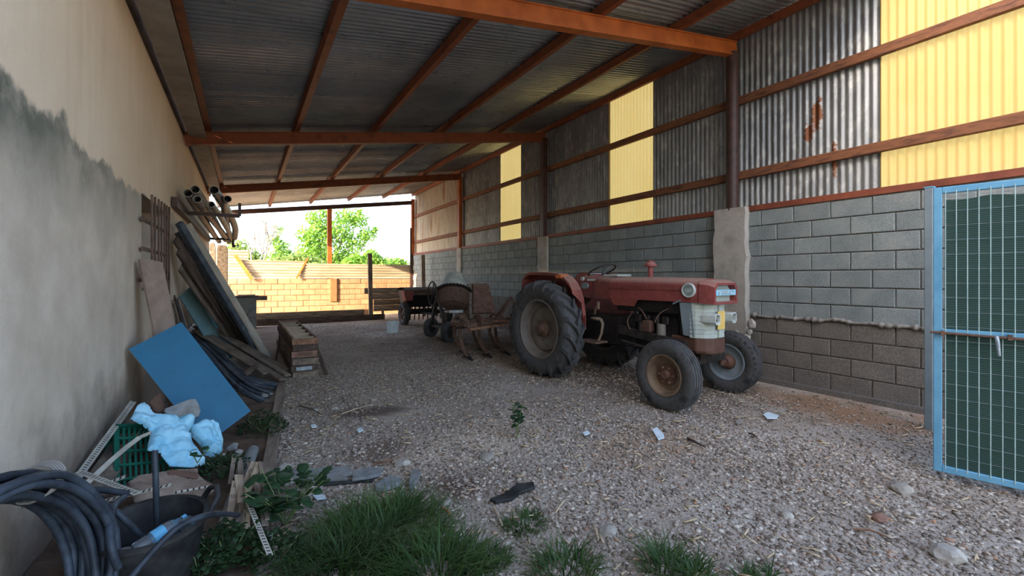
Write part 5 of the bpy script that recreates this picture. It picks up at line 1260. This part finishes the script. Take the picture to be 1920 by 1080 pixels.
m = MB(); cv = [G(283, 811, 0.46), G(262, 820, 0.44), G(238, 838, 0.42), G(212, 860, 0.40), G(180, 890, 0.37), G(152, 916, 0.34)]
for a, b in zip(cv[:-1], cv[1:]): m.bar(a, b + (b - a) * 0.05, 0.026, 0.003, (0.4, -0.4, 0.8))
tag(m.build('perforated_strip', MAT['strip']), 'curved perforated strip bowing over the clay pipe', 'strip')
for i in range(26):
    r_ = random.Random(100 + i); ax_ = 452 + r_.uniform(-16, 40); ay = 880 + r_.uniform(-30, 60); sl_ = r_.uniform(-0.5, 0.35); L = r_.uniform(45, 95)
    pa, pb = G(ax_, ay, 0.13 + 0.08 * r_.random()), G(ax_ + L * sl_, ay + L, 0.11 + 0.08 * r_.random())
    plank('lath', pa, pb, r_.uniform(0.016, 0.034), 0.008, (0.2, -0.3, 0.9), MAT['wood_grey'] if i % 3 else MAT['wood_pale'], 'one of the short weathered %s laths heaped between bucket and kerb plank' % ('grey' if i % 3 else 'pale'), 'lath', '%s laths beside the kerb plank' % ('grey' if i % 3 else 'pale'), bev=0.0)
# rubber bucket
bc = Vector((-0.355, 2.50, 0.0))
RB = thing('rubber_bucket', 'large black rubber bucket filled with hoses and bottles', 'bucket', bc, 0.2, None, (math.radians(4), 0, 0.2))
m = MB(); m.lathe([(0.001, 0.0), (0.14, 0.0), (0.155, 0.02), (0.20, 0.33), (0.214, 0.335), (0.214, 0.352), (0.192, 0.352), (0.148, 0.03), (0.001, 0.02)], 40); m.build('bucket_body', MAT['rubber_black'], RB, 35)
for a in (0.15, PI + 0.15):
    c0 = Vector((math.cos(a), math.sin(a), 0)); tg = Vector((-math.sin(a), math.cos(a), 0)); m = MB()
    m.tube([c0 * 0.205 + tg * 0.06 + Vector((0, 0, 0.33)), c0 * 0.24 + tg * 0.055 + Vector((0, 0, 0.385)), c0 * 0.25 + Vector((0, 0, 0.41)), c0 * 0.24 - tg * 0.055 + Vector((0, 0, 0.385)), c0 * 0.205 - tg * 0.06 + Vector((0, 0, 0.33))], 0.013, 8); m.build('bucket_handle', MAT['rubber_black'], RB, 70)
m = MB(); m.grid(lambda u, v: Vector((bc.x + 0.165 * (2 * u - 1) * math.sqrt(max(0, 1 - 0.5 * (2 * v - 1) ** 2)), bc.y + 0.165 * (2 * v - 1) * math.sqrt(max(0, 1 - 0.5 * (2 * u - 1) ** 2)), 0.20 + 0.05 * mnoise.noise(Vector((u * 4, v * 4, 2))))), 14, 14); o = tag(m.build('rubble_fill', MAT['stone'], None, 60), 'grey rubble and dust filling the bottom of the bucket', 'rubble'); o['kind'] = 'stuff'
MAT['cap_blue'] = rough_mat('blue_bottle_cap', srgb(90, 172, 212), srgb(120, 196, 228), rough=0.4, bump=0.02)
t = NT('clear_plastic'); MAT['clear'] = t.done(t.bsdf((0.85, 0.93, 0.97, 1), 0.08, 0, None, 0.5, **{'Transmission Weight': 0.92, 'IOR': 1.35}))
for loc, rot, lb in (((-0.30, 2.62, 0.23), (1.15, 0.3, 0.5), 'clear plastic bottle with blue cap standing in the bucket'), ((-0.40, 2.44, 0.25), (1.3, -0.3, 2.2), 'clear plastic bottle with blue cap lying near the bucket side')):
    B = thing('plastic_bottle', lb, 'bottle', loc, 0, None, rot)
    m = MB(); m.lathe([(0.001, 0.0), (0.03, 0.0), (0.034, 0.01), (0.034, 0.05), (0.031, 0.055), (0.034, 0.06), (0.034, 0.13), (0.03, 0.15), (0.014, 0.175), (0.013, 0.19)], 20); m.build('bottle_body', MAT['clear'], B, 50)
    m = MB(); m.lathe([(0.001, 0.205), (0.0165, 0.205), (0.0165, 0.188), (0.001, 0.188)], 16); m.build('bottle_cap', MAT['cap_blue'], B, 40)
    m = MB(); m.lathe([(0.0346, 0.068), (0.0346, 0.115)], 20); m.build('bottle_label', MAT['cap_blue'], B, 40)
hose([G(290, 845, 0.62), G(292, 900, 0.50), G(294, 985, 0.28)], 0.012, 'straight black hose standing upright out of the bucket')
hose([G(232, 933, 0.44), G(214, 948, 0.46), G(205, 985, 0.44), G(209, 1030, 0.38), G(222, 1065, 0.30)], 0.014, 'grey hose end hooked over the near rim of the bucket')
hose([G(450, 966, 0.16), G(400, 964, 0.40), G(340, 985, 0.44), G(290, 1030, 0.40), G(240, 1090, 0.34)], 0.012, 'black hose arching over the bucket towards the laths')
hose([G(160, 925, 0.42), G(215, 958, 0.44), G(272, 1012, 0.26)], 0.012, 'black hose dipping from the coil into the bucket')
hose([G(100, 930, 0.40), G(170, 918, 0.44), G(240, 925, 0.42)], 0.014, 'short black hose lying level behind the bucket')
# hose coil
cc_ = Vector((-0.65, 1.94, 0.385)); uu = Vector((0.30, 0.95, 0)).normalized(); ww = Vector((-0.16, 0.05, 0.985)).normalized(); nn = uu.cross(ww)
HC = thing('hose_coil', 'big tied coil of dusty black hose leaning against the plaster wall', 'hose', (0, 0, 0))
for k in range(15):
    r_ = random.Random(k); R = 0.33 + 0.08 * r_.random(); off = nn * (0.028 * (k % 6) - 0.07); ctr = cc_ + uu * r_.uniform(-0.03, 0.03) + off
    pts = []
    for i in range(40):
        a = 2 * PI * i / 40; wob = 1 + 0.05 * mnoise.noise(Vector((math.cos(a) * 1.5 + k * 3, math.sin(a) * 1.5, 0))); squash = 1.0 if abs(math.sin(a - 0.9)) < 0.85 else 0.99
        pt = ctr + (uu * (math.cos(a) * 1.12) + ww * math.sin(a)) * R * wob + nn * 0.03 * mnoise.noise(Vector((math.cos(a), math.sin(a), k * 2.1)))
        pt.z = max(pt.z, 0.025); pt.x = max(pt.x, WL + 0.03); pts.append(pt)
    m = MB(); m.tube(pts, 0.0145, 8, True); m.build('hose_loop', MAT['hose'], HC, 70)
tp = cc_ + (uu * math.cos(0.95) * 1.12 + ww * math.sin(0.95)) * 0.39
m = MB()
for k in range(5): m.tube([tp + uu * (0.01 * k - 0.02) + nn * (0.07 * math.cos(b)) + (uu * 0.5 + ww).normalized() * 0.06 * math.sin(b) for b in [2 * PI * i / 16 for i in range(16)]], 0.004, 5, True)
m.tube([tp + nn * -0.06, tp + nn * -0.08 + Vector((0.02, 0.03, -0.09))], 0.004, 5); m.tube([tp + nn * -0.06, tp + nn * -0.09 + Vector((0.05, 0.05, -0.06))], 0.004, 5); m.build('binding_cord', MAT['pvc'], HC, 60)
plank('plywood_board', (-0.66, 1.85, 0.02), (-0.74, 1.85, 0.50), 0.5, 0.015, (1, 0, 0.1), MAT['wood_brown'], 'brown plywood board standing behind the hose coil', 'board')
# small rubble in the heap
for i in range(14):
    r_ = random.Random(500 + i); px_, py_ = r_.choice(((425, 845), (440, 840), (455, 850), (300, 900), (350, 905), (420, 920), (395, 930), (240, 760), (500, 740)))
    p = G(px_ + r_.uniform(-14, 14), py_ + r_.uniform(-8, 8), 0.08); s_ = r_.uniform(0.02, 0.05)
    o = tag(ob('rubble_piece', rock(s_, 700 + i, 1, 0.8, 0.6), MAT['stone'] if i % 2 else MAT['slate']), 'one of the %s rubble lumps in the junk heap by the wall' % ('pale stone' if i % 2 else 'grey'), 'stone', '%s rubble lumps in the junk heap' % ('pale' if i % 2 else 'grey')); o.location = p
# ------------------------------------------------------------------ vegetation
def leaf_mat(name, a, b, tr=0.35, rand=0.15):
    t = NT(name); c = t.ramp(t.noise(3, 4), [(0.3, a), (0.7, b)]); c = t.rand(c, rand)
    d = t.bsdf(c, 0.55, 0, None, 0.35); tl = t.n('ShaderNodeBsdfTranslucent'); t.link(c, tl.inputs[0])
    ms = t.n('ShaderNodeMixShader'); ms.inputs[0].default_value = tr; t.link(d, ms.inputs[1]); t.link(tl.outputs[0], ms.inputs[2]); return t.done(ms.outputs[0])
MAT['grass'] = leaf_mat('fresh_grass', srgb(42, 68, 30), srgb(82, 108, 56))
MAT['weed'] = leaf_mat('dark_weed_leaf', srgb(32, 54, 30), srgb(56, 80, 46))
MAT['leaf_broad'] = leaf_mat('broad_leaf', srgb(38, 66, 40), srgb(62, 92, 58))
MAT['tree_leaf'] = leaf_mat('tree_leaf', srgb(96, 142, 52), srgb(146, 184, 84), 0.45)
MAT['bush_leaf'] = leaf_mat('bush_leaf', srgb(112, 140, 66), srgb(150, 170, 96), 0.45)
MAT['bark'] = rough_mat('grey_bark', srgb(104, 96, 88), srgb(150, 140, 130), scale=6, rough=0.9)
MAT['stem'] = rough_mat('green_stem', srgb(86, 104, 62), srgb(120, 132, 84), rough=0.7)
def grass(px, py, rad, n, h0, h1, label, z=0.0):
    c0 = G(px, py); V = []; F = []
    r_ = random.Random(int(px * 7 + py))
    for k in range(n):
        a = r_.uniform(0, 2 * PI); d = rad * math.sqrt(r_.random()); bx, by = d * math.cos(a), d * math.sin(a) * 0.8
        h = r_.uniform(h0, h1) * (1 - 0.5 * d / rad); la = a + r_.uniform(-1.1, 1.1); bend = r_.uniform(0.4, 1.7) * h; w = r_.uniform(0.002, 0.005)
        dx, dy = math.cos(la), math.sin(la); b = len(V)
        for i in range(5):
            u = i / 4; x = bx + dx * bend * u * u; y = by + dy * bend * u * u; zz_ = h * (u - 0.28 * u * u * bend / h); ww_ = w * (1 - u ** 1.6) + 0.0004
            V += [(x - dy * ww_, y + dx * ww_, zz_), (x + dy * ww_, y - dx * ww_, zz_)]
        F += [(b + 2*i, b + 2*i + 1, b + 2*i + 3, b + 2*i + 2) for i in range(4)]
    me = np_mesh('grass_clump', np.array(V), np.array(F), 4)
    o = tag(ob('grass_clump', me, MAT['grass']), label, 'grass'); o.location = (c0.x, c0.y, gz(c0.x, c0.y) - 0.005); return o
grass(715, 1010, 0.36, 1100, 0.10, 0.33, 'largest lush grass clump growing at the edge of the gravel')
grass(640, 1075, 0.26, 600, 0.10, 0.30, 'grass clump growing between the largest clump and the kerb plank')
grass(820, 1075, 0.24, 600, 0.10, 0.28, 'wide low grass clump in front of the largest clump')
grass(1060, 1075, 0.17, 260, 0.08, 0.22, 'medium grass tuft in the open gravel')
grass(905, 1060, 0.14, 260, 0.06, 0.16, 'small grass tuft just beyond the wide low clump')
grass(1250, 1068, 0.13, 170, 0.08, 0.24, 'tall thin grass tuft with a single high stalk')
grass(1300, 1085, 0.10, 140, 0.08, 0.18, 'small grass tuft beside the tall thin tuft')
grass(1440, 1085, 0.05, 50, 0.06, 0.14, 'tiny sparse grass tuft alone in the gravel')
grass(985, 985, 0.13, 200, 0.05, 0.13, 'short grass tuft beside the scrap of black rubber')
grass(1400, 1088, 0.06, 60, 0.05, 0.12, 'tiny grass tuft near the sparse one')
grass(745, 968, 0.10, 160, 0.06, 0.18, 'short grass fringe behind the largest clump')
def leaf_mesh(L, W, lobes=0):
    pts = [(0, 0), (0.18, 0.34), (0.42, 0.5), (0.7, 0.36), (1, 0)]
    V = []; F = []
    for u, w in pts: V += [(u * L, -w * W, 0.10 * L * math.sin(u * 3) - 0.06 * w * L), (u * L, 0, 0.14 * L * math.sin(u * 3)), (u * L, w * W, 0.10 * L * math.sin(u * 3) - 0.06 * w * L)]
    for i in range(4):
        for k in range(2): F.append((3*i + k, 3*i + k + 1, 3*i + k + 4, 3*i + k + 3))
    m = MB(); m.add(V, F); return m
def broad_plant(px, py, z, h, leaves, L, label, name='broadleaf_weed', mt='leaf_broad', spread=0.1):
    c0 = G(px, py, z); T = thing(name, label, 'plant', c0); r_ = random.Random(int(px + py))
    lm = leaf_mesh(L, L * 0.92).mesh('leaf', 60); lm.materials.append(MAT[mt])
    ns = max(2, leaves // 6); tips = []
    for s_ in range(ns):
        a = 2 * PI * s_ / ns + r_.random(); tip = Vector((spread * math.cos(a), spread * math.sin(a), h * r_.uniform(0.7, 1.0))); m = MB(); m.tube([(0, 0, 0), tip * 0.5 + Vector((0, 0, 0.1 * h)), tip], 0.003, 5); m.build('stem', MAT['stem'], T); tips.append(tip)
    for k in range(leaves):
        tip = tips[k % ns]; u = r_.uniform(0.35, 1.0); p = tip * u + Vector((0, 0, 0.2 * h * u * (1 - u)))
        o = ob('leaf', lm, None, T); o.location = p; o.rotation_euler = (r_.uniform(-0.4, 0.4), r_.uniform(-0.5, 0.35), r_.uniform(0, 2 * PI)); s = r_.uniform(0.6, 1.15); o.scale = (s, s, s)
broad_plant(970, 822, 0, 0.35, 26, 0.07, 'young leafy plant standing alone in the sandy gravel', 'seedling_plant', 'leaf_broad', 0.05)
broad_plant(535, 985, 0.04, 0.28, 84, 0.085, 'broad-leaved weed spilling over the kerb plank end', spread=0.2)
broad_plant(545, 930, 0.02, 0.18, 30, 0.08, 'low broad-leaved weed on the gravel side of the kerb plank', spread=0.12)
broad_plant(370, 868, 0.30, 0.10, 7, 0.05, 'little weed sprig poking over the plastic sack', spread=0.06)
def dense(px, py, z, rx, ry, h, n, L, label, mt='weed'):
    c0 = G(px, py, z); T = thing('leafy_weed', label, 'plant', c0); V = []; F = []; r_ = random.Random(int(px * 3 + py)); b0 = leaf_mesh(L, L * 0.7)
    for k in range(n):
        a = r_.uniform(0, 2 * PI); d = math.sqrt(r_.random()); p = Vector((rx * d * math.cos(a), ry * d * math.sin(a), h * (1 - 0.65 * d * d) * r_.uniform(0.35, 1)))
        M_ = RZ(r_.uniform(0, 2 * PI)) @ RY(r_.uniform(-0.7, 0.4)) @ RX(r_.uniform(-0.5, 0.5)); s = r_.uniform(0.6, 1.2); b = len(V)
        V += [tuple(M_ @ (Vector(q) * s) + p) for q in b0.v]; F += [tuple(i + b for i in f) for f in b0.f]
    o = ob('foliage', np_mesh('foliage', np.array(V), np.array(F), 4), MAT[mt], T); o['kind'] = 'stuff'
    for k in range(7):
        a = 2 * PI * k / 7; m = MB(); m.tube([(0, 0, 0), (rx * 0.6 * math.cos(a), ry * 0.6 * math.sin(a), h * 0.75)], 0.003, 5); m.build('stem', MAT['stem'], T)
dense(492, 812, 0.02, 0.20, 0.26, 0.20, 520, 0.032, 'dense dark weed growing at the corner of the blue panel')
dense(418, 892, 0.08, 0.16, 0.14, 0.16, 380, 0.030, 'dense dark weed growing between the plastic sack and the bucket')
dense(425, 1062, 0.04, 0.19, 0.12, 0.22, 520, 0.034, 'bushy weed growing in front of the rubber bucket')
dense(520, 1060, 0.02, 0.15, 0.14, 0.16, 260, 0.032, 'low weed growing between the laths and the grass')
dense(375, 1085, 0.04, 0.13, 0.1, 0.18, 200, 0.034, 'small weed at the foot of the rubber bucket')

# ------------------------------------------------------------------ scraps on the gravel
def slab(px, z, th, mat, label, cat='slab', name='slab_fragment'):
    W = [G(x, y, z) for x, y in px]; m = MB(); m.prism(W, (0, 0, th)); return tag(m.build(name, mat, bevel=0.003), label, cat)
slab([(548, 886), (600, 882), (655, 880), (662, 892), (640, 896), (652, 903), (560, 908), (545, 900)], 0.01, 0.025, MAT['slate'], 'long grey slab fragment lying flat near the kerb plank')
slab([(662, 888), (690, 881), (718, 882), (712, 894), (690, 900), (660, 904)], 0.012, 0.022, MAT['slate'], 'grey slab fragment lying against the long one')
slab([(702, 915), (730, 898), (752, 902), (752, 912), (722, 922), (704, 922)], 0.01, 0.03, MAT['slate'], 'brownish slab chunk with pointed end beside the flat fragments')
slab([(768, 900), (774, 886), (790, 888), (784, 905), (772, 922), (766, 922)], 0.01, 0.03, MAT['slate'], 'triangular grey slab shard beside the pointed chunk')
slab([(560, 910), (640, 903), (700, 900), (700, 904), (640, 909), (560, 914)], 0.006, 0.012, MAT['rubber_black'], 'strip of black roofing felt along the flat slab fragments', 'felt', 'felt_strip')
slab([(918, 940), (945, 930), (968, 912), (1000, 908), (1003, 918), (975, 928), (960, 940), (930, 946)], 0.006, 0.02, MAT['rubber_black'], 'torn scrap of black rubber on the gravel', 'rubber', 'rubber_scrap')
for px, mt, lb in (([(1222, 806), (1232, 802), (1244, 814), (1246, 822), (1234, 826)], 'paper', 'crumpled white paper scrap in front of the near front tyre'), ([(1092, 812), (1102, 808), (1106, 814), (1096, 818)], 'paper', 'small white paper scrap left of the front tyre'),
                   ([(586, 930), (608, 929), (612, 936), (594, 939)], 'paper', 'pale blue paper scrap below the slab fragments'), ([(668, 806), (678, 802), (682, 808), (672, 812)], 'paper', 'white paper scrap on the mid gravel'), ([(582, 798), (592, 796), (594, 802), (584, 803)], 'paper', 'tiny white paper scrap near the kerb plank'),
                   ([(1378, 793), (1388, 784), (1392, 792), (1384, 797)], 'stone', 'flat pale stone chip in front of the far front tyre'), ([(1430, 778), (1440, 773), (1460, 780), (1456, 786), (1438, 786)], 'paper', 'white scrap lying near the block wall'), ([(500, 1000), (512, 998), (522, 1018), (512, 1022)], 'paper', 'white paper scrap by the perforated strip')):
    slab(px, 0.02, 0.008, MAT[mt], lb, 'scrap', 'paper_scrap' if mt == 'paper' else 'stone_chip')
def stick(a, b, r, mt, lb, z=0.02, name='stick'):
    pa, pb = G(*a, z), G(*b, z + 0.01); mid = (pa + pb) / 2 + Vector((random.uniform(-0.02, 0.02), random.uniform(-0.02, 0.02), 0.008)); m = MB(); m.tube([pa, mid, pb], [r, r * 0.9, r * 0.6], 6); return tag(m.build(name, MAT[mt], None, 60), lb, 'stick')
stick((1290, 822), (1322, 838), 0.012, 'wood_dark', 'short dark stick in front of the near front tyre')
stick((1404, 812), (1420, 822), 0.008, 'wood_dark', 'thin dark stick beside the white scrap')
stick((640, 776), (700, 758), 0.006, 'wood_pale', 'long pale stick on the brown dirt patch')
stick((735, 868), (768, 858), 0.008, 'wood_pale', 'pale stick beside the sandy patch')
stick((700, 870), (738, 862), 0.010, 'wood_brown', 'brown stick just behind the slab fragments')
stick((925, 950), (942, 985), 0.008, 'wood_pale', 'pale lath stub near the black rubber scrap')
stick((1113, 985), (1122, 1012), 0.008, 'wood_pale', 'pale bent chip in front of the grass tufts')
stick((828, 952), (842, 964), 0.008, 'orange_lens', 'short orange rubber strip on the dirt', 0.02, 'orange_strip')
stick((1030, 710), (1088, 722), 0.006, 'wood_pale', 'long straw stalk beside the rear tyre')
stick((1600, 993), (1660, 1005), 0.007, 'wood_brown', 'twig lying on the open gravel towards the gate')
stick((560, 760), (605, 778), 0.006, 'wood_dark', 'dark twig beside the kerb plank')
for i, (x, y, s, lb) in enumerate(((912, 862, 0.055, 'white angular stone on the sandy gravel patch'), (836, 948, 0.04, 'white stone beside the orange strip'), (1775, 1045, 0.075, 'pale lumpy stone on the gravel in front of the gate'), (1690, 920, 0.07, 'rough pale stone near the foot of the gate'), (1140, 998, 0.05, 'pale stone between the grass tufts'), (1650, 975, 0.045, 'reddish stone on the open gravel'), (590, 772, 0.045, 'translucent looking pale stone beside the dirt patch'), (700, 752, 0.035, 'round pale stone on the brown dirt patch'), (628, 768, 0.04, 'beige stone at the edge of the dirt patch'), (755, 872, 0.06, 'pale block chip behind the triangular shard'), (533, 878, 0.05, 'rounded cream stone at the kerb plank'), (540, 905, 0.055, 'half buried cream stone beside the slab fragment'), (1245, 766, 0.02, 'tiny orange stone under the near front tyre'), (1475, 970, 0.04, 'white stone in the middle of the open gravel'))):
    p = G(x, y); mt = MAT['orange_lens'] if 'orange stone' in lb else (MAT['wood_red'] if 'reddish' in lb else MAT['stone'])
    o = tag(ob('stone', rock(s, 900 + i, 1.1, 0.9, 0.55, 2), mt), lb, 'stone'); o.location = (p.x, p.y, gz(p.x, p.y) + s * 0.25)

# ------------------------------------------------------------------ trees beyond the back wall
def tree(px, py_top, Y, crown, n, L, label, mt='tree_leaf', name='leafy_tree', trunk=0.12):
    """crown: list of (px, py, radius m) leaf clusters at distance Y"""
    base = PY(px, 600, Y); T = thing(name, label, 'tree', (base.x, Y, -0.06)); r_ = random.Random(int(px)); V = []; F = []
    tot = sum(c_[2] ** 2 for c_ in crown)
    ctr = [(PY(c_[0], c_[1], Y) - Vector((base.x, Y, -0.06)), c_[2]) for c_ in crown]
    b0 = [(0, 0, 0), (0.5, -0.28, 0.04), (1, 0, -0.05), (0.5, 0.28, 0.04)]
    for p, R in ctr:
        for k in range(int(n * R * R / tot)):
            d = Vector((r_.gauss(0, 1), r_.gauss(0, 1), r_.gauss(0, 1))).normalized() * R * r_.random() ** 0.45; d.z *= 0.85
            M_ = RZ(r_.uniform(0, 2 * PI)) @ RY(r_.uniform(-0.3, 1.2)) @ RX(r_.uniform(-0.8, 0.8)); s = L * r_.uniform(0.6, 1.3); b = len(V)
            V += [tuple(M_ @ (Vector(q) * s) + p + d) for q in b0]; F.append((b, b + 1, b + 2, b + 3))
    o = ob('foliage', np_mesh('foliage', np.array(V), np.array(F), 4), MAT[mt], T); o['kind'] = 'stuff'
    top = max(ctr, key=lambda q: q[0].z)[0]
    m = MB(); m.tube([(0, 0, 0), (0.05, 0, top.z * 0.4), (top.x * 0.5, top.y * 0.3, top.z * 0.75)], [trunk, trunk * 0.75, trunk * 0.35], 8); m.build('trunk', MAT['bark'], T, 60)
    for p, R in ctr:
        m = MB(); m.tube([(0.03, 0, min(top.z * 0.35, p.z * 0.7)), Vector(p) * 0.6 + Vector((0, 0, 0.1)), p], [trunk * 0.4, trunk * 0.25, trunk * 0.1], 6); m.build('branch', MAT['bark'], T, 60)
tree(620, 395, 27.0, [(590, 408, 0.55), (575, 440, 0.6), (600, 450, 0.9), (632, 430, 0.9), (648, 405, 0.6), (672, 412, 0.6), (688, 440, 0.55), (660, 455, 0.8), (580, 475, 0.8), (620, 480, 0.9), (655, 485, 0.7), (600, 425, 0.6), (702, 430, 0.3), (675, 395, 0.25), (612, 398, 0.4)], 7000, 0.2, 'large bright green leafy tree standing beyond the far wall')
tree(524, 425, 29.0, [(522, 430, 0.35), (515, 448, 0.4), (528, 460, 0.5), (520, 480, 0.8), (540, 485, 0.8)], 1800, 0.17, 'slender green tree left of the large leafy tree')
tree(690, 470, 24.0, [(672, 487, 0.45), (695, 480, 0.5), (712, 489, 0.4), (655, 492, 0.4)], 1600, 0.2, 'bushy green shrub right of the orange end post', 'tree_leaf', 'green_shrub')
tree(742, 488, 33.0, [(735, 492, 0.5), (748, 490, 0.45), (758, 494, 0.4), (725, 496, 0.4)], 900, 0.22, 'small distant green tree near the dark end post', 'tree_leaf', 'leafy_tree')
tree(560, 485, 24.0, [(545, 492, 0.5), (565, 488, 0.5), (585, 494, 0.5), (525, 496, 0.5)], 1700, 0.18, 'pale olive shrub behind the long corrugated sheet', 'bush_leaf', 'olive_shrub')
tree(455, 468, 30.0, [(445, 465, 0.7), (462, 478, 0.7), (485, 488, 0.6)], 1300, 0.2, 'pale olive shrub behind the tall corrugated sheet', 'bush_leaf', 'olive_shrub')
# bare tree
def bare(px, Y, h, label):
    b = PY(px, 600, Y); T = thing('bare_tree', label, 'tree', (b.x, Y, -0.06)); r_ = random.Random(5); trunkm = MB(); br = MB()
    def grow(p, d, L, r, dep):
        q = p + d * L; (trunkm if dep == 0 else br).tube([p, (p + q) / 2 + Vector((r_.uniform(-1, 1), r_.uniform(-1, 1), 0)) * L * 0.05, q], [r, r * 0.85, r * 0.7], 5)
        if dep < 5:
            for k in range(3 if dep < 3 else 2):
                dd = (d + Vector((r_.uniform(-1, 1), r_.uniform(-1, 1), r_.uniform(-0.1, 0.6))) * 0.55).normalized(); grow(q, dd, L * r_.uniform(0.6, 0.85), r * 0.62, dep + 1)
    grow(Vector((0, 0, 0)), Vector((0.02, 0, 1)), h * 0.33, 0.09, 0)
    trunkm.build('trunk', MAT['bark'], T, 60); o = br.build('branches', MAT['bark'], T, 60); o['kind'] = 'stuff'
bare(478, 26.0, 4.6, 'leafless pale tree standing beyond the left corrugated sheets')

# ------------------------------------------------------------------ put every empty at the base of its thing
bpy.context.view_layer.update()
for o in list(bpy.data.objects):
    if o.type == 'EMPTY' and o.parent is None and o.location.length < 1e-6 and o.children:
        bb = []
        for ch in o.children:
            if ch.type == 'MESH': bb += [ch.matrix_world @ Vector(c_) for c_ in ch.bound_box]
        if not bb: continue
        base = Vector(((min(p.x for p in bb) + max(p.x for p in bb)) / 2, (min(p.y for p in bb) + max(p.y for p in bb)) / 2, min(p.z for p in bb)))
        o.location = base
        for ch in o.children: ch.location = ch.location - base
